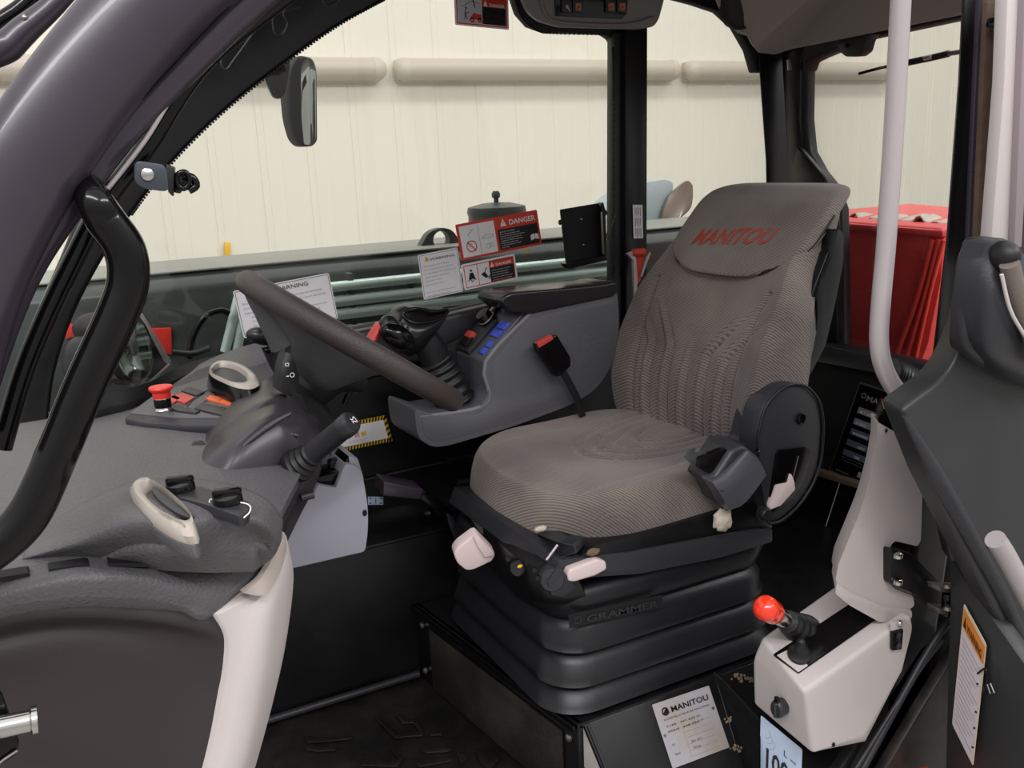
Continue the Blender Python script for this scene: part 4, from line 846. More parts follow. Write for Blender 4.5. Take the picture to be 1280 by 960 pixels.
o = prism('slide_lever', fillet(PY(1.135, (710, 719), (713, 712), (748, 699), (758, 702), (759, 712), (745, 720), (718, 728), (711, 727)), .004), (0, .018, 0), 'ivory', se, .004, 3); o['label'] = 'pale bar lever under the near cushion edge'
for x, y in ((635, 698), (672, 722), (668, 712), (693, 742)): lathe('rivet', P(x, y, Y=1.2 if x < 660 else 1.15), (-.5, -1, 0), [(.005, 0), (.004, .003)], 'black', se, 10)
patch('housing_front', [[P(588, 640, Y=1.57), P(624, 678, Y=1.33), P(660, 704, Y=1.195), P(714, 706, Y=1.155)], [P(590, 672, Y=1.56), P(632, 722, Y=1.32), P(672, 745, Y=1.185), P(730, 740, Y=1.16)], [P(600, 700, Y=1.56), P(645, 745, Y=1.32), P(685, 757, Y=1.19), P(735, 750, Y=1.17)]], (.02, .03, 0), 'black', se, 5)
tp = thing('cable_plug', 'tiny green and red plug lying on the platform before the bellows', 'plug', P(710, 872, Z=.853))
c = P(710, 873, Z=.856)
box('plug_body', c, (.006, .006, .012), 'green', tp, .001); box('plug_tip', c + V((.006, 0, .001)), (.004, .004, .008), 'redkey', tp, .001); tube('plug_wire', [c + V((0, 0, -.003)), c + V((.01, -.004, -.001)), c + V((.02, 0, -.003))], .0008, 'redkey', tp, 6, 3)
# ------------------------------------------------------------------ right side: pod, tower, grab handle
hd = thing('grab_bar', 'long silver grey tube handle rising at the right of the seat, bent at its foot', 'handle', P(1150, 515, Y=.83))
tube('handle_tube', PY(.83, (1134, -230), (1130, -90), (1127, -20), (1118, 150), (1108, 300), (1101, 380), (1099, 430), (1107, 465), (1126, 494), (1158, 520)), .0122, 'silver', hd, 24, 7)
pod = thing('lever_console', 'pale grey plastic lever pod with black inlay at lower right', 'console', P(1040, 900, Y=.93))
N_ = .86; Fp = .955
def a_(x, y): return P(x, y, Y=N_)
def b_(x, y, Y=Fp): return P(x, y, Y=Y)
# top deck, near face, front face of the pod as one closed hull with soft edges
tA, tB, tC, tD = b_(952, 796), a_(1004, 866), a_(1140, 768), b_(1046, 730, .99)
lA, lB, lC, lD = b_(939, 872), a_(1016, 942), a_(1134, 800), b_(1046, 800, .99)
bm = bmesh.new()
vs_ = {k: bm.verts.new(p) for k, p in dict(tA=tA, tB=tB, tC=tC, tD=tD).items()}
mA, mB, mC, mD = [bm.verts.new(p) for p in (b_(940, 824, .963), a_(1008, 884), a_(1143, 786), b_(1046, 760, 1.0))]
qA, qB, qC, qD = [bm.verts.new(p) for p in (b_(941, 880, .963), a_(1016, 944), a_(1130, 838), b_(1046, 860, 1.0))]
qb2 = bm.verts.new(a_(1080, 922))
T = [vs_['tA'], vs_['tB'], vs_['tC'], vs_['tD']]; Mx = [mA, mB, mC, mD]; Q = [qA, qB, qC, qD]
bm.faces.new(T)
for i in range(4): bm.faces.new((T[i], T[(i+1) % 4], Mx[(i+1) % 4], Mx[i]))
for i in (0, 2, 3): bm.faces.new((Mx[i], Mx[(i+1) % 4], Q[(i+1) % 4], Q[i]))
bm.faces.new((mB, mC, qC, qb2, qB)); bm.faces.new((qA, qB, qb2, qC, qD))
bmesh.ops.recalc_face_normals(bm, faces=bm.faces)
bmesh.ops.bevel(bm, geom=bm.edges[:], offset=.007, segments=4, profile=.5, affect='EDGES', clamp_overlap=True)
fin('pod_body', bm, 'palep', pod)
dn = (tB - tA).cross(tC - tA).normalized(); dn = dn if dn.z > 0 else -dn
def onT(x, y, h=0):
    r = B @ V((x - 640, 480 - y, -FPX)); t = dn.dot(tB + dn * (.0012 + h) - CAM) / dn.dot(r); return CAM + r * t
prism('inlay', fillet([onT(966, 818), onT(998, 842), onT(1098, 772), onT(1063, 754)], .003), -dn * .002, 'gloss', pod, .0006)
prism('inlay_label', fillet([onT(971, 819, .001), onT(998, 840, .001), onT(1010, 832, .001), onT(1003, 822, .001), onT(985, 812, .001)], .001), -dn * .001, 'palep', pod, 0)
# small lever with cone boot
c0 = onT(999, 819)
lathe('switch_boot', c0, (dn + V((0, 0, .2))).normalized(), [(.0175, 0), (.0175, .006), (.013, .010), (.011, .016), (.0105, .020), (.0065, .024), (.0055, .034), (.002, .037)], 'rubber', pod, 24)
# power socket cap in the front face, keyed switch
fdir = (mB.co - mA.co) if False else (a_(1008, 884) - b_(940, 824, .963)); fn2 = fdir.cross(V((0, 0, 1))).normalized(); fn2 = fn2 if fn2.x < 0 else -fn2
sk_ = b_(976, 884, .905) + fn2 * .006
cp_ = lathe('socket_cap', sk_, fn2, [(.014, -.012), (.0145, 0), (.0145, .003), (.012, .006), (.004, .0065)], 'dashd', pod, 24, sc=(.78, 1))
box('cap_tab', sk_ + V((0, 0, .016)) + fn2 * .003, (.006, .008, .010), 'gloss', cp_, .002)
prism('cap_ridge', [sk_ + V((0, 0, .013)) + fn2 * .0065, sk_ - V((0, 0, .013)) + fn2 * .0065, sk_ - V((0, 0, .011)) + fn2 * .010, sk_ + V((0, 0, .011)) + fn2 * .010], (.002, -.003, 0), 'dashd', cp_, .0005)
prism('switch_plate', fillet(PY(N_ - .003, (1114, 778), (1133, 774), (1131, 812), (1117, 816)), .002), (0, .003, 0), 'palep', pod, .001)
lathe('chrome_button', P(1124, 779, Y=N_ - .004), (0, -1, .2), [(.0052, 0), (.0052, .003), (.0035, .005)], 'chrome', pod, 16)
prism('rocker_pair', fillet(PY(N_ - .006, (1116, 790), (1130, 786), (1128, 812), (1116, 814)), .003), (0, .006, 0), 'gloss', pod, .002)
for y in (794, 807): lathe('rocker_ring', P(1123, y, Y=N_ - .007), (0, -1, 0), [(.0045, 0), (.0045, .0015), (.003, .002)], 'dashd', pod, 14)
ell('screw_hole', P(1042, 931, Y=N_ - .001), (.003, .002, .004), 'gloss', pod)
# red ball lever
rl = thing('red_knob_lever', 'lever with glossy red knob and black ribbed gaiter on the pale pod', 'lever', onT(985, 800))
base = P(1012, 794, Y=.95); tip = P(944, 752, Y=.885); ax = (tip - base); an = ax.normalized(); L_ = ax.length
n_ = 36; sp = [base.lerp(tip, i / n_ * .44) for i in range(n_ + 1)]
bm = bmesh.new(); bm_tube(bm, sp, [.029 - .014 * (i / n_) + .0022 * math.sin(i * 2 * math.pi / 7) for i in range(n_ + 1)], 20); fin('gaiter', bm, 'rubber', rl)
lathe('gaiter_foot', P(1000, 806, Y=.93), dn, [(.026, -.01), (.024, .004), (.016, .012)], 'rubber', rl, 22)
lathe('ferrule', base + ax * .42, an, [(.0115, 0), (.0125, .004), (.0125, L_ * .22), (.0115, L_ * .24)], 'chrome', rl, 22)
lathe('red_knob', base + ax * .66, an, [(.012, 0), (.0165, .006), (.0175, .016), (.0162, .023), (.0185, .032), (.0178, .042), (.0125, .049), (.004, .0515)], 'redball', rl, 28)
# pale tower
tw = thing('seat_side_tower', 'tall pale grey plastic tower between the seat and the open door', 'tower', P(1110, 760, Y=.9))
pts = PY(.875, (1097, 528), (1120, 541), (1153, 548), (1154, 600), (1151, 676), (1147, 683), (1117, 676), (1110, 690), (1107, 722), (1118, 736), (1142, 745), (1143, 758), (1136, 762), (1108, 758), (1066, 742), (1044, 727), (1048, 706), (1062, 672), (1080, 628), (1092, 580), (1097, 550))
fr = [.004, .01, .008, 0, .01, .006, .01, .006, .006, .008, .008, .006, .006, 0, 0, .008, 0, .02, .03, .03, .01]
bm = bmesh.new(); bm_prism(bm, fillet(pts, fr), V((.055, .06, -.008)), .011, 4); fin('tower_body', bm, 'palep', tw)
lathe('screw', P(1107, 538, Y=.873), (0, -1, 0), [(.003, 0), (.003, .0015), (.001, .002)], 'chrome', tw, 10)
prism('tower_foot', fillet(PY(.872, (1046, 729), (1066, 742), (1104, 758), (1140, 764), (1140, 773), (1100, 778), (1062, 757), (1044, 742)), .005), (.045, .05, 0), 'palep', tw, .004)
prism('top_boot', fillet(PY(.88, (1098, 522), (1104, 510), (1140, 530), (1152, 545), (1150, 556), (1122, 550), (1098, 538)), .006), (.045, .045, 0), 'gloss', tw, .006)
box('top_clip', P(1128, 541, Y=.868), (.016, .01, .012), 'gloss', tw, .003)
# corrugated conduit
cdn = thing('corrugated_conduit', 'grey ribbed cable conduit behind the silver handle foot', 'conduit', P(1145, 480, Y=1.0))
sp = spline(PY(.868, (1112, 463), (1128, 468), (1150, 481), (1178, 500)), 30); 
bm = bmesh.new(); bm_tube(bm, sp, [.0165 + .0022 * math.sin(i * 2 * math.pi / 6) for i in range(len(sp))], 20); fin('conduit', bm, 'bellow', cdn)
# door hinge arm
ha = thing('hinge_arm', 'black hinge arm with bolts joining the pale tower and the open door', 'hinge', P(1145, 720, Y=.85))
prism('arm', fillet(PY(.862, (1113, 686), (1140, 692), (1178, 732), (1178, 770), (1150, 745), (1113, 730)), .006), (0, .018, 0), 'black', ha, .004)
for y in (694, 727): lathe('hinge_bolt', P(1122, y, Y=.858), (0, -.1, 1), [(.0075, -.003), (.0075, .002), (.005, .004)], 'chrome', ha, 14)
lathe('hinge_pin', P(1183, 768, Y=.84), (0, 0, 1), [(.0085, 0), (.0085, .036)], 'gloss', ha, 16)
for y in (737, 765): prism('clevis_plate', fillet(PY(.835, (1174, y - 4), (1203, y - 4 + 2), (1203, y + 6), (1176, y + 3)), .001), (0, .022, 0), 'steel', ha, .001)
for y in (734, 762): lathe('clevis_bolt', P(1184, y, Y=.828), (0, 0, 1), [(.006, 0), (.006, .003), (.004, .005)], 'steel', ha, 14)
# ------------------------------------------------------------------ rear door post and sill
dp = sroot('trim_9', tuple(P(1200, 300, Y=.9)))
prism('door_post', PY(.90, (1206, -60), (1234, -60), (1222, 300), (1205, 560), (1160, 860), (1120, 980), (1085, 1000), (1130, 760), (1150, 560), (1162, 480), (1183, 300), (1198, 100)), (.045, .035, 0), 'black', dp, .006)
prism('post_edge', PY(.893, (1228, -60), (1236, -60), (1219, 300), (1200, 560), (1192, 560), (1211, 300)), (0, .02, 0), 'paint', dp, .004)
prism('door_seal', PY(.885, (1238, -60), (1262, -60), (1243, 280), (1235, 330), (1200, 560), (1190, 560), (1221, 300), (1230, 100)), (0, .03, 0), 'seal', dp, .006)
prism('seal_lip', PY(.875, (1262, -60), (1274, -60), (1262, 120), (1244, 330), (1236, 330), (1250, 100)), (0, .02, 0), 'gloss', dp, .004)
prism('lower_post', PY(.915, (1150, 560), (1260, 560), (1260, 1000), (1060, 1000), (1120, 860), (1148, 760)), (0, .03, 0), 'black', dp, .006)
ds = sroot('trim_10', tuple(P(1120, 880, Y=.88)))
for (p, r) in (([(1190, 770), (1150, 830), (1065, 985)], .006), ([(1178, 800), (1140, 850), (1045, 1000)], .004), ([(1205, 800), (1160, 870), (1100, 990)], .004)): tube('sill_rail', PY(.885, *p), r, 'dashd', ds, 12, 4)
prism('sill_plate', PY(.90, (1210, 760), (1215, 1000), (1020, 1010), (1085, 910), (1150, 810)), (0, .02, 0), 'black', ds, .004)
prism('step_plate', PY(.87, (1205, 800), (1212, 1000), (1085, 1000), (1150, 890)), (0, .02, 0), mat('dirty_black', '#131110', .5, var=1, vscale=12, var2='#3a322b'), ds, .004)
# ------------------------------------------------------------------ open door
dr = sroot('door_1', tuple(P(1230, 700, Y=.75)))
DY = .74
tp_ = fillet(PY(DY, (1126, 512), (1186, 468), (1214, 405), (1224, 330), (1236, 300), (1262, 298), (1400, 560), (1400, 930), (1290, 880), (1250, 780), (1205, 690), (1160, 600)), [.012, .03, .03, .02, .006, .01, 0, 0, 0, .02, 0, 0])
bm = bmesh.new(); bm_prism(bm, tp_, V((.02, .05, 0)), .011, 4); fin('door_trim_panel', bm, 'door', dr)
tube('panel_edge_roll', PY(DY - .002, (1130, 520), (1168, 590), (1214, 672), (1262, 762), (1300, 860)), [.003, .011, .011, .011, .011], 'dashd', dr, 16, 6)
patch('armrest_bulge', [[P(1232, 304, Y=.70), P(1250, 300, Y=.70), P(1268, 306, Y=.71), P(1290, 330, Y=.72)], [P(1222, 355, Y=.70), P(1248, 370, Y=.68), P(1275, 395, Y=.68), P(1310, 420, Y=.70)], [P(1214, 420, Y=.71), P(1235, 440, Y=.69), P(1268, 455, Y=.69), P(1310, 470, Y=.70)], [P(1216, 440, Y=.73), P(1235, 455, Y=.72), P(1262, 475, Y=.72), P(1310, 490, Y=.72)]], (0, .03, 0), 'dashd', dr, 6)
ell('latch_block', P(1255, 320, Y=.685), (.014, .02, .018), 'rubber', dr)
tube('armrest_grip', PY(.67, (1262, 330), (1272, 370), (1290, 420), (1310, 460)), .011, mat('worn_grip', '#6f655f', .5, bump=.3, bscale=300), dr, 16, 5)
tube('armrest_piping', PY(.665, (1252, 343), (1262, 385), (1276, 412), (1292, 435)), .0022, 'pale', dr, 8, 5)
tube('door_pull', PY(.66, (1244, 674), (1256, 692), (1275, 727), (1300, 775)), .0125, 'silver', dr, 18, 4)
ell('pull_mount', P(1248, 680, Y=.672), (.016, .014, .012), 'gloss', dr)
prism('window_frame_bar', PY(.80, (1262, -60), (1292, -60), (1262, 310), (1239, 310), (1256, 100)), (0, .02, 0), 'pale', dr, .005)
prism('window_frame_bar', PY(.79, (1284, -60), (1300, -60), (1278, 310), (1268, 310)), (0, .02, 0), mat('door_bar_shadow', '#8f8387', .5), dr, .003)  # shaded side of the pale bar, shade put into a darker colour
prism('door_glass_edge', PY(.81, (1292, -60), (1400, -60), (1400, 330), (1272, 330)), (0, .004, 0), 'paint', dr, .001)
prism('hinge_block', PY(.86, (1250, 20), (1262, 20), (1262, 32), (1248, 32)), (0, .02, 0), 'gloss', dr, .002)
K0, K1, K2, K3 = P(1188, 700, Y=.83), P(1330, 900, Y=.62), P(1330, 1150, Y=.62), P(1180, 1010, Y=.83)
prism('lower_door_skin', [K0, K1, K2, K3], (.03, .0, 0), 'door', dr, .004)
prism('lower_door_skin', [P(1165, 600, Y=.83), P(1400, 640, Y=.70), P(1400, 960, Y=.70), K0], (.02, .03, 0), 'door', dr, .002)
wd_ = thing('wire_tie', 'small black cable tie with two bright wire ends on the door beside the orange label', 'cable tie', P(1235, 840, Y=.72))
kd = (K1 - K0).normalized()
def onK(x, y, lift=.002):
    nn = (K1 - K0).cross(K3 - K0).normalized(); nn = nn if nn.dot(CAM - K0) > 0 else -nn
    r = B @ V((x - 640, 480 - y, -FPX)); t = nn.dot(K0 + nn * lift - CAM) / nn.dot(r); return CAM + r * t
tube('tie', [onK(1222, 842, .004), onK(1232, 836, .006), onK(1234, 852, .006), onK(1228, 866, .004)], .0015, 'gloss', wd_, 8, 4)
tube('wire_end', [onK(1234, 855, .006), onK(1238, 867, .006)], .0014, 'chrome', wd_, 8, 1); tube('wire_end', [onK(1238, 854, .006), onK(1243, 866, .006)], .0014, 'chrome', wd_, 8, 1)
for k, y in enumerate((855, 890, 910, 934)): ell('tie_end', onK(1222 - k * 2, y, .003), (.002, .002, .0015), 'gloss', wd_)
# ------------------------------------------------------------------ roof furniture
rc_ = thing('roof_console', 'grey roof console with four small switches at the top centre', 'console', P(740, 20, Y=1.62))
body = fillet(PY(1.60, (640, -60), (648, -8), (658, 14), (672, 26), (700, 34), (800, 37), (818, 33), (824, 24), (832, -6), (842, -60)), [0, .01, .01, .01, .01, .01, .01, .01, .01, 0])
bm = bmesh.new(); bm_prism(bm, body, V((.068, .125, .018)), .006, 3); fin('console_body', bm, 'linerd', rc_)
tube('body_crease', PY(1.598, (676, -10), (677, 4), (684, 20), (704, 28), (778, 31), (816, 22)), .003, 'linerd', rc_, 8, 5)
prism('switch_panel', fillet(PY(1.598, (692, -30), (694, 20), (778, 24), (784, 16), (786, -30)), .003), (0, .004, 0), 'gloss', rc_, .001)
for x, mm in ((709, 'grey'), (723, 'orange'), (764, 'orange'), (778, 'orange')):
    k_ = prism('switch', PY(1.594, (x - 6.5, -14), (x - 6.5, 15), (x + 6, 16), (x + 6, -14)), (0, .006, 0), 'black', rc_, .001)
    f = Face(P(x - 3.6, 4, Y=1.593), P(x + 3.4, 4, Y=1.593), P(x - 3.6, 13, Y=1.593), .0005)
    if mm == 'orange':
        f.quad(0, 0, 1, 1, mat('amber_symbol', '#a5604a', .5), 1, 'symbol'); f.circ(.5, .5, .002, .001, 'black', 2, 10, 'symbol'); f.line([(.15, .85), (.4, .6)], .001, 'black', 2, 'symbol')
    else:
        f.circ(.5, .5, .0022, .001, 'white', 1, 10, 'symbol'); f.line([(.6, .7), (.95, 1.)], .001, 'white', 1, 'symbol')
    f.done(k_)
spk = thing('roof_speaker', 'round black speaker in the grey roof lining at top right', 'speaker', P(930, 8, Y=1.53))
lathe('speaker_grille', P(930, 4, Y=1.54), (.15, -1, -.25), [(.050, -.02), (.052, 0), (.050, .004), (.046, .006), (.044, .003), (.02, .006), (.004, .007)], 'matte', spk, 40)
hk = thing('coat_hook', 'small black moulded latch under the rear edge of the roof lining', 'latch', P(1064, 60, X=1.6))
prism('latch_body', fillet([P(a, b, X=1.60) for a, b in ((1040, 53), (1088, 42), (1082, 50), (1078, 64), (1070, 70), (1058, 71), (1051, 66), (1048, 58))], .004), (.03, 0, 0), 'rubber', hk, .003)
lathe('latch_pin', P(1059, 57, X=1.598), (-1, 0, 0), [(.005, 0), (.004, .003)], 'gloss', hk, 12)
# ------------------------------------------------------------------ outside mirror
mi = thing('side_mirror', 'tall black framed side mirror seen through the upper part of the side window', 'mirror', P(380, 125, Y=1.98))
MY = 1.95
fr_ = fillet(PY(MY, (374, 68), (392, 72), (397, 86), (398, 176), (392, 183), (378, 183), (370, 174), (363, 150), (360, 115), (362, 84)), [.012, .01, .01, .008, .008, .01, .02, .02, .02, .02])
bm = bmesh.new(); bm_prism(bm, fr_, V((-.01, .035, 0)), .006, 3); fin('mirror_shell', bm, 'rubber', mi)
prism('mirror_glass', fillet(PY(MY - .003, (376, 71), (391, 74), (395, 88), (395.5, 174), (390, 181), (380, 181), (377, 150), (376, 100)), .006), (0, .003, 0), 'mirror', mi, .0005)
tube('ball_arm', PY(MY + .02, (362, 96), (352, 95), (344, 96)), .008, 'rubber', mi, 12, 3)
prism('mirror_bracket', fillet(PY(1.86, (322, 82), (364, 60), (362, 84), (357, 116), (351, 124), (342, 122), (336, 110), (330, 95)), .006), (0, .01, 0), 'black', mi, .002)
for x, y in ((343, 82), (347, 116)): lathe('bracket_bolt', P(x, y, Y=1.858), (0, -1, 0), [(.009, 0), (.007, .004), (.003, .005)], 'rubber', mi, 12)
# document holder on the glass
dh = thing('document_holder', 'flat black metal document holder fixed on the side window', 'holder', P(730, 295, Y=1.75))
tray = fillet(PY(1.755, (701, 262), (755, 253), (759, 325), (709, 335)), .004)
bm = bmesh.new(); bm_prism(bm, tray, V((0, .006, 0)), .001, 1); fin('back_plate', bm, 'matte', dh)
prism('side_flange', PY(1.735, (754, 253), (757, 262), (759, 320), (756, 325), (753, 318), (752, 262)), (0, .02, 0), 'black', dh, .001)
prism('side_rib', PY(1.733, (751, 265), (753, 265), (756, 318), (753, 316)), (0, .002, 0), 'steel', dh, .0004)
prism('lower_lip', fillet(PY(1.733, (707, 330), (757, 320), (760, 325), (712, 336)), .002), (0, .024, 0), 'black', dh, .001)
for x, y in ((727, 274), (730, 306)): lathe('screw', P(x, y, Y=1.754), (0, -1, 0), [(.003, 0), (.002, .0015)], 'chrome', dh, 10)
for x, y in ((700, 278), (757, 266)): ell('lug', P(x, y, Y=1.75), (.004, .003, .006), 'gloss', dh)
tube('tether', PY(1.77, (759, 300), (766, 280), (770, 268)), .0012, 'gloss', dh, 6, 2)
# red webbing at the post
rs = thing('red_strap', 'red and grey webbing strap clipped to the black door post beside the seat back', 'strap', P(800, 320, Y=1.7))
rs_y = 1.72
lathe('strap_roll', P(791, 316, Y=rs_y), P(812, 314, Y=rs_y) - P(791, 316, Y=rs_y), [(.0075, 0), (.0085, .002), (.0085, .030), (.0075, .032)], 'redfab', rs, 18)
prism('strap_tail', fillet(PY(rs_y + .006, (795, 318), (810, 318), (803, 345), (800, 352), (794, 360), (796, 340)), .001), (0, .004, 0), 'redfab', rs, .001)
prism('clip', fillet(PY(rs_y - .001, (784, 317), (791, 314), (795, 322), (797, 350), (796, 372), (793, 372), (792, 326)), .002), (0, .008, 0), 'silver', rs, .001)
prism('clip', fillet(PY(rs_y - .001, (812, 315), (814, 316), (810, 326), (803, 346), (801, 346), (808, 322)), .001), (0, .006, 0), 'silver', rs, .001)
# ------------------------------------------------------------------ machine parts beyond the glass
bo = thing('loader_boom', 'long dark grey green loader boom lying beyond the side window', 'boom', P(500, 370, Y=2.3))
BYY = 2.2
x0b, x1b = P(-200, 330, Y=BYY).x, P(1000, 320, Y=BYY).x
ztop = P(400, 333, Y=BYY).z
R3 = [(BYY, ztop - .02), (BYY + .03, ztop + .012), (BYY + .32, ztop + .012), (BYY + .34, ztop - .02), (BYY + .34, ztop - .5), (BYY, ztop - .5)]
prism('boom_box', [V((x0b, y, z)) for y, z in R3], (x1b - x0b, 0, 0), 'boom', bo, .006)
prism('boom_lit_top', [V((x0b, BYY + .02, ztop + .013)), V((x0b, BYY + .32, ztop + .013)), V((x0b, BYY + .32, ztop + .018)), V((x0b, BYY + .02, ztop + .018))], (x1b - x0b, 0, 0), 'boomlit', bo, .002)  # light on the boom's upper face, painted as a paler sheet
for i, (ya, yb, r) in enumerate(((350, 350, .0125), (368, 368, .014), (384, 383, .014), (403, 400, .011))):
    xa, xb = P(395, ya, Y=2.15), P(770, yb, Y=2.15); xa.z = xb.z = (xa.z + xb.z) / 2 + (-.0 if i else .0)
    xa = V((P(395, ya, Y=2.15).x, 2.15, P(500, ya, Y=2.15).z)); xb = V((P(800, yb, Y=2.15).x, 2.15, xa.z))
    tube('hydraulic_pipe', [xa, xb], r, 'tubeg', bo, 16, 1)
for p in (((298, 372), (281, 440)), ((306, 380), (296, 440), (290, 470))): tube('hydraulic_pipe', PY(2.15, *p), .011, 'tubeg', bo, 14, 3)
for x in (440, 515, 640): box('pipe_clamp', V((P(x, 370, Y=2.15).x, 2.16, P(x, 375, Y=2.15).z)), (.014, .03, .13), 'boom', bo, .003)
# lifting eye
pl = [P(a, b, Y=2.3) for a, b in ((518, 326), (528, 305), (537, 291), (552, 285), (566, 289), (574, 303), (580, 330))]
hl_ = P(552, 300, Y=2.3); ro_ = .024
bm = bmesh.new(); outer = spline(pl, 6); n_ = 36
cc = hl_
def ray_out(a):
    d_ = V((math.cos(a), 0, math.sin(a))); best = None
    poly = outer; m = len(poly)
    for i in range(m):
        p, q = poly[i], poly[(i + 1) % m]; ex, ez = q.x - p.x, q.z - p.z; den = d_.x * ez - d_.z * ex
        if abs(den) < 1e-9: continue
        t = ((p.x - cc.x) * ez - (p.z - cc.z) * ex) / den; s_ = ((p.x - cc.x) * d_.z - (p.z - cc.z) * d_.x) / den
        if t > 0 and -.001 <= s_ <= 1.001: best = t if best is None else max(best, t)
    return cc + d_ * (best or .03)
I0 = []; O0 = []; I1 = []; O1 = []
for k in range(n_):
    a = 2 * math.pi * k / n_; o_ = ray_out(a); i_ = cc + V((math.cos(a), 0, math.sin(a))) * ro_
    I0.append(bm.verts.new(i_)); O0.append(bm.verts.new(o_)); I1.append(bm.verts.new(i_ + V((0, .03, 0)))); O1.append(bm.verts.new(o_ + V((0, .03, 0))))
for k in range(n_):
    j = (k + 1) % n_
    for q in ((I0[k], I0[j], O0[j], O0[k]), (I1[k], O1[k], O1[j], I1[j]), (I0[k], I1[k], I1[j], I0[j]), (O0[k], O0[j], O1[j], O1[k])): bm.faces.new(q)
le = fin('lifting_eye', bm, 'boom', bo, True, 30)
cn = thing('filter_canister', 'round dark canister with a small top knob behind the red danger label', 'canister', P(622, 280, Y=2.6))
c = P(622, 330, Y=2.42); c.z = ztop + .02; tpz = P(622, 264, Y=2.42).z; R_c = .083; CY_ = 2.41
lathe('canister_body', V((c.x, CY_, c.z)), (0, 0, 1), [(R_c, 0), (R_c, tpz - c.z - .01), (R_c * 1.04, tpz - c.z), (R_c * 1.0, tpz - c.z + .014), (R_c * .5, tpz - c.z + .024), (.01, tpz - c.z + .026)], 'boom', cn, 32)
lathe('top_knob', V((c.x, CY_, tpz + .024)), (0, 0, 1), [(.007, 0), (.007, .014), (.012, .016), (.013, .026), (.008, .034)], 'boom', cn, 14)
fe = thing('pale_cowl', 'pale blue grey curved cowl beyond the glass around the door post', 'cowl', P(800, 290, Y=2.6))
prism('cowl', fillet(PY(2.62, (700, 330), (735, 300), (775, 252), (808, 228), (832, 224), (842, 228), (840, 245), (830, 272), (821, 302), (810, 330)), .015), (0, .15, 0), 'fender', fe, .012)
bl_ = thing('metal_blade', 'brushed curved metal blade leaning beside the pale cowl left of the seat back', 'blade', P(845, 270, Y=2.6))
patch('blade', [[P(838, 244, Y=2.6), P(850, 232, Y=2.59), P(860, 226, Y=2.58), P(866, 232, Y=2.58)], [P(830, 262, Y=2.6), P(846, 256, Y=2.59), P(860, 248, Y=2.58), P(866, 248, Y=2.58)], [P(826, 285, Y=2.6), P(838, 280, Y=2.59), P(852, 268, Y=2.58), P(862, 262, Y=2.58)], [P(820, 303, Y=2.6), P(826, 302, Y=2.59), P(834, 290, Y=2.58), P(846, 276, Y=2.58)]], (0, .01, 0), 'brush', bl_, 6)
prism('blade_foot', PY(2.59, (820, 298), (832, 290), (833, 302), (826, 308)), (0, .02, 0), 'boom', bl_, .003)
# headlamp and plate outside at the front
la = thing('work_lamp', 'round black headlamp with clear lens at the foot of the windscreen', 'lamp', P(165, 440, Y=1.9))
lc = P(158, 436, Y=1.885); lx = V((.75, -.55, .1)).normalized()
lathe('lamp_shell', lc, lx, [(.03, -.06), (.055, -.05), (.068, -.02), (.07, .0), (.073, .006), (.070, .014), (.064, .012)], 'gloss', la, 36)
lathe('lamp_reflector', lc, lx, [(.062, .0125), (.05, .010), (.03, .006), (.01, .004)], 'chrome', la, 30)
lathe('lamp_glass', lc, lx, [(.064, .014), (.05, .022), (.02, .027), (.003, .0275)], M['lensglass'], la, 30)
lathe('bulb_shield', lc, lx, [(.016, .002), (.016, .014), (.008, .016)], 'lens', la, 16)
ell('lamp_back', P(112, 455, Y=1.93), (.05, .05, .06), 'dashd', la); ell('lamp_back', P(118, 410, Y=1.95), (.04, .04, .03), 'rubber', la)
fp = thing('tilted_screen', 'tilted dark rectangular panel with a bright edge beside the headlamp', 'panel', P(200, 430, Y=1.88))
prism('panel_face', PY(1.975, (150, 375), (176, 390), (212, 452), (188, 478), (150, 470)), (0, .006, 0), mat('dark_glass_panel', '#39403f', .12, coat=.5), fp, .002)
prism('bright_edge', fillet(PY(1.965, (173, 392), (179, 393), (214, 451), (211, 456), (206, 453)), .002), (0, .012, 0), 'silver', fp, .001)
tube('lower_edge', PY(1.965, (212, 455), (200, 466), (187, 478)), .0028, 'silver', fp, 8, 1)
rm = thing('red_marker', 'small red plate outside beside the tilted panel', 'marker', P(205, 425, Y=2.1))
prism('marker', PY(2.19, (190, 411), (214, 410), (215, 444), (205, 440)), (0, .012, 0), 'red', rm, .001)
rm2 = thing('red_marker', 'smaller red plate outside behind the headlamp at left', 'marker', P(86, 410, Y=2.1))
prism('marker', PY(2.19, (82, 424), (86, 404), (96, 408), (95, 420)), (0, .012, 0), 'red', rm2, .001)
ar = thing('black_hose', 'black hose arching beyond the side window above the round vent', 'hose', P(260, 390, Y=2.12))
tube('hose', PY(2.12, (236, 448), (242, 420), (256, 396), (276, 388), (286, 392)), .008, 'gloss', ar, 12, 6)
tube('hose', PY(2.1, (215, 440), (240, 442), (262, 435)), .007, 'rubber', ar, 12, 5)
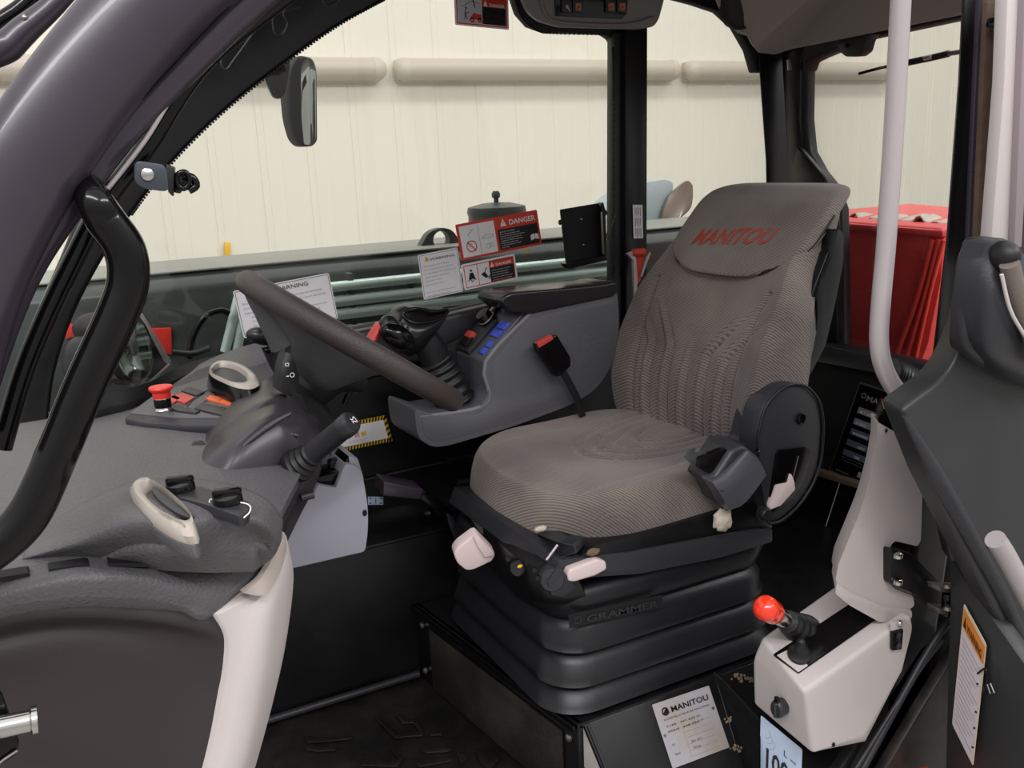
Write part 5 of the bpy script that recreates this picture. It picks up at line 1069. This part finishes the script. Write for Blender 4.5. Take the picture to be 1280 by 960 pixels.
# red hood behind the rear glass
ho = thing('engine_hood', 'large red engine hood behind the rear window', 'hood', (2.2, 1.6, 1.1))
prism('hood_skin', [P(a, b, X=1.86) for a, b in ((980, 268), (1050, 276), (1178, 285), (1179, 300), (1155, 400), (1130, 462), (1108, 470), (980, 430))], (.5, .0, 0), 'hood', ho, .008, 3)
for k, (xa, xb) in enumerate(((1166, 1118), (1174, 1132), (1180, 1144))): tube('hood_rib', [P(xa, 300, X=1.85), P(xa - 18, 370, X=1.85), P(xb, 452, X=1.85)], .0065 - k * .0008, 'hoodd', ho, 10, 4)
prism('hood_side', [P(a, b, X=1.856) for a, b in ((1179, 296), (1176, 350), (1160, 430), (1146, 466), (1124, 462), (1150, 400))], (.4, 0, 0), 'hoodd', ho, .004)
prism('hood_lip', [P(a, b, X=1.85) for a, b in ((1040, 278), (1178, 288), (1178, 296), (1040, 286))], (.02, 0, 0), 'hood', ho, .003)
rg = thing('cleaning_rag', 'crumpled grey rag lying on top of the red hood', 'rag', P(1150, 275, X=1.95))
bm = bmesh.new(); rnd = random.Random(3)
p0, p1 = P(1060, 274, X=1.95), P(1176, 281, X=1.95); nu = 24
G = [[bm.verts.new(p0.lerp(p1, i / nu) + V((j * .03, 0, .004 + .012 * math.sin(i * 1.1 + j) * math.sin(i * .37 + 1) + rnd.uniform(0, .006)))) for j in range(5)] for i in range(nu + 1)]
for i in range(nu):
    for j in range(4): bm.faces.new((G[i][j], G[i+1][j], G[i+1][j+1], G[i][j+1]))
rgo = fin('rag', bm, 'fixend', rg, True, 180); sm_ = rgo.modifiers.new('s', 'SOLIDIFY'); sm_.thickness = .003
# rear wiper
wp_ = thing('rear_wiper', 'black wiper arm across the rear window behind the silver handle', 'wiper', P(1140, 80, X=1.72))
tube('wiper_blade', [P(1074, 92, X=1.72), P(1100, 85, X=1.72), P(1140, 77, X=1.72)], .0035, 'gloss', wp_, 10, 2)
tube('wiper_arm', [P(1136, 78, X=1.72), P(1165, 72, X=1.72), P(1186, 67, X=1.72)], .007, 'black', wp_, 10, 2); tube('wiper_shaft', [P(1186, 67, X=1.72), P(1206, 64, X=1.72)], .005, 'steel', wp_, 10, 1)
tube('wiper_clip', [P(1155, 73, X=1.712), P(1164, 71, X=1.712)], .0045, 'silver', wp_, 8, 1)
yt = thing('yellow_tag', 'small yellow bracket on the liner wall just above the boom', 'tag', P(285, 312, Y=5.9))
prism('tag', PY(5.96, (281, 303), (288, 303), (288, 322), (281, 320)), (0, .03, 0), 'lyel', yt, .003)
# ------------------------------------------------------------------ labels and plates
GY = YG - .002
def dY(Y, *p): return [P(a, b, Y=Y) for a, b in p]
def body_lines(f, lines, u, v0, dv_, size, m, width=None, bold=False):
    for i, t in enumerate(lines): f.text(t, u, v0 + dv_ * i, size, m, 2, bold, width * f.w * min(1, len(t) / max(len(x) for x in lines)) if width else None)
# big danger label
o, f = decal('danger_label', 'larger red danger label with a prohibition ring on the side window', 'label', *dY(GY, (569, 281), (671, 262), (577, 326)), m='lred', group=None)
f.quad(.03, .07, .45, .94, 'white'); f.line([(.25, .1), (.25, .92)], .0008, 'grey', 2); f.quad(.48, .36, .975, .93, 'ink')
f.circ(.145, .66, .0115, .0022, 'lred', 2); f.line([(.10, .52), (.19, .80)], .0022, 'lred', 2)
f.line([(.12, .35), (.16, .25), (.19, .2)], .0012, 'grey', 2); f.line([(.14, .45), (.13, .35)], .0008, 'grey', 2)
f.line([(.28, .5), (.33, .42), (.42, .44), (.42, .5), (.3, .52)], .0009, 'grey', 2, closed=True); f.circ(.34, .74, .005, .0008, 'grey', 2); f.circ(.38, .72, .004, .0008, 'grey', 2); f.circ(.13, .62, .004, .0007, 'grey', 2)
f.poly([(.52, .28), (.595, .28), (.558, .06)], 'white', 2); f.line([(.558, .12), (.558, .21)], .0016, 'lred', 3); f.text('DANGER', .63, .27, .0155, 'white', 2, True, width=.33 * f.w)
body_lines(f, ['ELECTROCUTION HAZARD', 'Keep machine and boom away', 'from power lines. Do not operate', 'near energized conductors or', 'equipment. Maintain clearance', 'Read manual before use', 'or serious injury or death', 'may result'], .50, .45, .062, .0036, 'white', .30)
f.poly([(.87, .83), (.87, .68), (.905, .64), (.92, .68), (.935, .64), (.97, .68), (.97, .83), (.92, .79)], 'white', 2); f.line([(.92, .68), (.92, .79)], .0007, 'ink', 3); f.done(o)
# small danger label
o, f = decal('danger_label', 'smaller white and red danger label with seat belt pictogram under the larger one', 'label', *dY(GY, (576, 331), (643, 317), (581, 363)), m='white')
f.line([(.04, .09), (.96, .09), (.96, .92), (.04, .92)], .0016, 'lred', 1, closed=True); f.line([(.28, .08), (.28, .92)], .0014, 'lred', 1); f.quad(.5, .08, .96, .36, 'lred'); f.quad(.5, .36, .955, .9, 'ink')
f.circ(.16, .30, .0014, .0028, 'ink', 2); f.poly([(.13, .38), (.19, .38), (.22, .62), (.10, .62)], 'ink', 2); f.line([(.08, .68), (.13, .62), (.16, .74), (.20, .62), (.24, .68)], .0015, 'ink', 2)
f.poly([(.33, .52), (.40, .45), (.46, .65), (.41, .70)], 'ink', 2); f.line([(.40, .50), (.43, .36), (.45, .30)], .0018, 'ink', 2); f.line([(.45, .72), (.49, .60), (.48, .78)], .0014, 'ink', 2)
f.poly([(.52, .32), (.59, .32), (.555, .13)], 'white', 2); f.line([(.555, .18), (.555, .27)], .001, 'lred', 3); f.text('DANGER', .62, .31, .008, 'white', 2, True, width=.30 * f.w)
body_lines(f, ['Always wear your seat belt', 'when operating machine.', 'Never jump from vehicle', 'Failure to comply may result', 'in serious injury or death'], .53, .48, .095, .003, 'white', .38); f.done(o)
# warning labels
o, f = decal('warning_label', 'white square warning label with yellow triangle left of the danger labels', 'label', *dY(GY, (522, 319), (572, 309), (530, 375)), m='white')
f.line([(.03, .03), (.97, .03), (.97, .97), (.03, .97)], .0006, 'ink', 1, closed=True)
f.poly([(.14, .17), (.25, .17), (.195, .06)], 'lyel', 2); f.line([(.195, .09), (.195, .14)], .0009, 'ink', 3); f.text('WARNING', .27, .175, .0078, 'ink', 2, False, width=.62 * f.w)
body_lines(f, ['This product can expose', 'you to lead which is known', 'to the State of California to', 'cause cancer and birth', 'defects or other', 'reproductive harm', '', 'For more information go to', 'www.P65Warnings.ca.gov'], .09, .29, .083, .0042, 'grey', .80); f.done(o)
o, f = decal('warning_label', 'wide white warning label half hidden by the steering wheel rim', 'label', *dY(GY, (291, 364), (411, 341), (305, 423)), m='white')
f.line([(.015, .03), (.985, .03), (.985, .97), (.015, .97)], .0008, 'ink', 1, closed=True); f.poly([(.32, .17), (.385, .17), (.353, .05)], 'lyel', 2)
f.text('WARNING', .40, .17, .0115, 'ink', 2, False, width=.36 * f.w)
body_lines(f, ['Breathing diesel engine exhaust exposes you to chemicals', 'known to the State of California to cause cancer and birth', 'defects or other reproductive harm.'], .06, .32, .10, .005, 'grey', .86)
body_lines(f, ['Always start and operate the engine in a well-ventilated area.', 'If in an enclosed area, vent the exhaust to the outside.', 'Do not modify or tamper with the exhaust system.', 'Do not idle the engine except as necessary.'], .12, .62, .09, .005, 'grey', .80); f.done(o)
# top danger label
o, f = decal('danger_label', 'red danger label with loader pictogram at the very top of the side window', 'label', *dY(GY, (567, -22), (635, -14), (569, 31)), m='white')
f.line([(.04, .03), (.96, .03), (.96, .95), (.04, .95)], .0022, 'lred', 1, closed=True); f.quad(.06, .05, .5, .93, mat('label_pale_grey', '#c9c7cf', .5)); f.quad(.5, .04, .95, .50, 'lred', 1); f.quad(.5, .50, .94, .92, 'ink', 2)
f.poly([(.52, .49), (.60, .49), (.56, .34)], 'white', 3); f.text('DANGER', .63, .49, .009, 'white', 3, True, width=.29 * f.w)
body_lines(f, ['Keep machine at least 20 feet', 'from overhead power lines.', '', 'Failure to comply may result in', 'serious injury or death by', 'electrocution.'], .52, .60, .058, .0034, 'white', .40)
f.poly([(.26, .82), (.34, .68), (.48, .70), (.48, .84)], 'lred', 2); f.circ(.31, .85, .0035, .003, 'lred', 2); f.circ(.45, .84, .0035, .003, 'lred', 2)
f.line([(.12, .56), (.3, .40), (.46, .45)], .0008, 'ink', 2); f.line([(.32, .30), (.37, .55)], .0022, 'ink', 2); f.line([(.14, .3), (.45, .25)], .0007, 'ink', 2); f.line([(.2, .6), (.18, .72), (.23, .84)], .0014, 'ink', 2); f.line([(.18, .72), (.26, .66)], .0014, 'ink', 2); f.line([(.17, .85), (.19, .7)], .0012, 'ink', 2); f.circ(.2, .57, .0012, .0018, 'ink', 2); f.done(o)
# sketchy etched stability chart on the glass
o = thing('etched_chart', 'faint load chart lines printed on the glass between danger label and black holder', 'marking', P(670, 320, Y=GY))
f = Face(*dY(GY, (640, 300), (700, 300), (640, 345)), lift=.0005)
f.poly([(.25, .36), (.36, .36), (.305, .22)], 'lyel'); f.line([(.45, .45), (.55, .5), (.62, .6), (.7, .55), (.66, .45)], .0008, 'boom', 1, closed=True); f.circ(.78, .38, .006, .0007, 'boom'); f.circ(.9, .42, .005, .0007, 'boom'); f.text('X', .46, .92, .011, 'lred', 1, slant=.2); f.done(o)
# strip on the post
o, f = decal('post_label', 'narrow upright white label on the black door post', 'label', *dY(YG - .034, (791, 256), (803, 256), (792, 298)), m='white', rnd=.001)
for i, u in enumerate((.2, .36, .55, .72)):
    for k in range(3): f.quad(u, .08 + k * .31, u + .07, .08 + k * .31 + (.26 if (i + k) % 2 else .2), 'grey', 1)
f.done(o)
# hazard striped label on the side wall
o, f = decal('hazard_label', 'white label with yellow and black striped border behind the control stalk', 'label', *dY(1.782, (405, 534), (482, 519), (415, 567)), m='lyel', rnd=.001)
n_ = 20
for k in range(n_):
    u = k / n_
    for v0, v1 in ((0, .15), (.85, 1)): f.poly([(u, v1), (u + .5 / n_, v1), (min(1, u + 1 / n_), v0), (min(1, u + .5 / n_), v0)], 'ink')
for k in range(5):
    v = k / 5
    for u0, u1 in ((.94, 1), (0, .06)): f.poly([(u0, v + .1), (u1, v), (u1, v + .1), (u0, v + .2)], 'ink')
f.quad(.06, .15, .94, .85, 'white', 2); f.poly([(.52, .5), (.56, .4), (.58, .46), (.62, .38), (.60, .56), (.54, .6)], 'lyel', 3); f.quad(.42, .42, .5, .58, mat('label_pink', '#dba8a4', .5), 3); f.line([(.3, .7), (.62, .7)], .0006, 'grey', 3); f.line([(.3, .76), (.56, .76)], .0006, 'grey', 3); f.done(o)
# small pictogram sticker
o, f = decal('pictogram_sticker', 'tiny pale blue pictogram sticker right of the blue grey cover', 'sticker', *dY(1.66, (460, 621), (479, 621), (460, 631)), m='lwa', rnd=.0008)
f.line([(.5, .1), (.5, .9)], .0008, 'ink'); f.poly([(.45, .5), (.55, .5), (.5, .75)], 'ink', 2)
for a, b in ((.15, .2), (.85, .2), (.15, .8), (.85, .8)): f.quad(a - .07, b - .07, a + .07, b + .07, 'ink')
f.done(o)
# maker plate on the platform side
pn = sl.normalized(); 
def onS(x, y, lift=.002):
    nn = V((1, 0, 0)).cross(sl).normalized(); nn = nn if nn.dot(CAM - S0) > 0 else -nn
    r = B @ V((x - 640, 480 - y, -FPX)); t = nn.dot(S0 + nn * lift - CAM) / nn.dot(r); return CAM + r * t
o, f = decal('maker_plate', 'silver maker plate with black lettering on the platform beside the mesh panel', 'plate', onS(815, 881), onS(886, 857), onS(841, 961), m='plate', rnd=.001)
f.circ(.17, .16, .006, .0025, 'ink', 1, 12); f.poly([(.1, .2), (.2, .1), (.23, .2)], 'ink', 2); f.text('MANITOU', .26, .20, .013, 'ink', 2, True, width=.66 * f.w)
f.text('CONSTRUCTEUR DE MACHINES', .1, .29, .004, 'ink', 2, width=.8 * f.w)
body_lines(f, ['TYPE   MT 625 H', 'SERIE  338 050 7'], .1, .40, .08, .0045, 'ink', .62)
for v in (.46, .55, .64, .74, .84, .93): f.line([(.35, v), (.85, v)], .0004, 'grey')
f.line([(.35, .46), (.35, .93)], .0004, 'grey'); f.text('2016  2019', .42, .73, .0045, 'ink'); f.text('MASSE', .1, .83, .004, 'ink'); f.text('5975 kg', .42, .83, .0045, 'ink'); f.text('NO', .1, .68, .004, 'ink')
for a, b in ((.04, .5), (.94, .35)): f.circ(a, b, .0015, .003, 'chrome', 2, 10, 'rivet')
f.done(o)
# noise label
gp0 = P(952, 893, Y=.944)
o, f = decal('noise_label', 'pale blue noise level label reading 100 at the bottom edge', 'label', P(951, 894, Y=.944), P(1003, 937, Y=.90), P(948, 1000, Y=.944), m='lwa', rnd=.003)
f.text('100', .08, .54, .050, 'ink', 2, True, width=.62 * f.w); f.text('L', .56, .24, .015, 'ink', 2); f.text('WA', .72, .24, .007, 'ink', 2)
for k in range(3): f.line([(.1 + .06 * k + .13 * math.cos(a_ / 6) , .14 + .04 * k + .07 * math.sin(a_ / 6)) for a_ in range(-4, 10)], .0006, 'grey', 1)
f.done(o)
# black data plate on the rear wall
XP = XR - .013
o, f = decal('data_plate', 'black data plate with silver edge on the wall behind the seat', 'plate', P(1075, 477, X=XP), P(1158, 504, X=XP), P(1036, 589, X=XP), m='steel', rnd=.001)
f.quad(.015, .02, .985, .98, 'gloss', 1); f.text('MANITOU', .18, .16, .02, 'grey', 2, True, width=.6 * f.w); f.circ(.13, .12, .006, .002, 'grey', 2, 12)
bar = mat('plate_bar', '#56606c', .4)
for v, t in ((.24, 'MLT 625 75'), (.36, '01/2012'), (.47, 'MAN00000J'), (.59, '15023'), (.70, '7300')):
    f.quad(.12, v, .95, v + .065, bar if v > .4 else 'grey', 2); f.text(t, .3 if v > .5 else .16, v + .055, .009, 'white', 3, True)
for v in (.79, .82): f.line([(.12, v), (.6, v)], .0006, 'grey', 2)
f.quad(.45, .87, .95, .93, 'grey', 2); f.text('MADE IN FRANCE', .1, .95, .005, 'grey', 2)
for a, b in ((.04, .035), (.05, .96)): f.circ(a, b, .0022, .004, 'chrome', 3, 12, 'rivet')
f.done(o)
# door warning label
o, f = decal('warning_label', 'tall white label with orange header on the lower part of the open door', 'label', onK(1205, 754), onK(1233, 806), onK(1190, 905), m=mat('label_cream', '#dcc9b0', .45), rnd=.004)
f.quad(.03, .03, .97, .17, 'lorange', 1); f.quad(.04, .18, .96, .985, mat('label_lilac', '#cfc4cb', .5), 1); f.poly([(.08, .15), (.2, .15), (.14, .06)], 'ink', 2); f.text('WARNING', .24, .15, .02, 'ink', 2, True, width=.64 * f.w)
for k in range(16): f.line([(.1, .24 + k * .045), (.9 - (k % 3) * .12, .24 + k * .045)], .0011, 'grey', 2)
f.done(o)
# red cap by the sill
rcp = thing('red_plug', 'bright red rounded cap at the bottom edge by the door sill', 'cap', P(1155, 965, Y=.84))
lathe('cap', P(1158, 975, Y=.84), (0, 0, 1), [(.016, -.02), (.017, 0), (.016, .010), (.010, .017), (.002, .0185)], 'redball', rcp, 20)
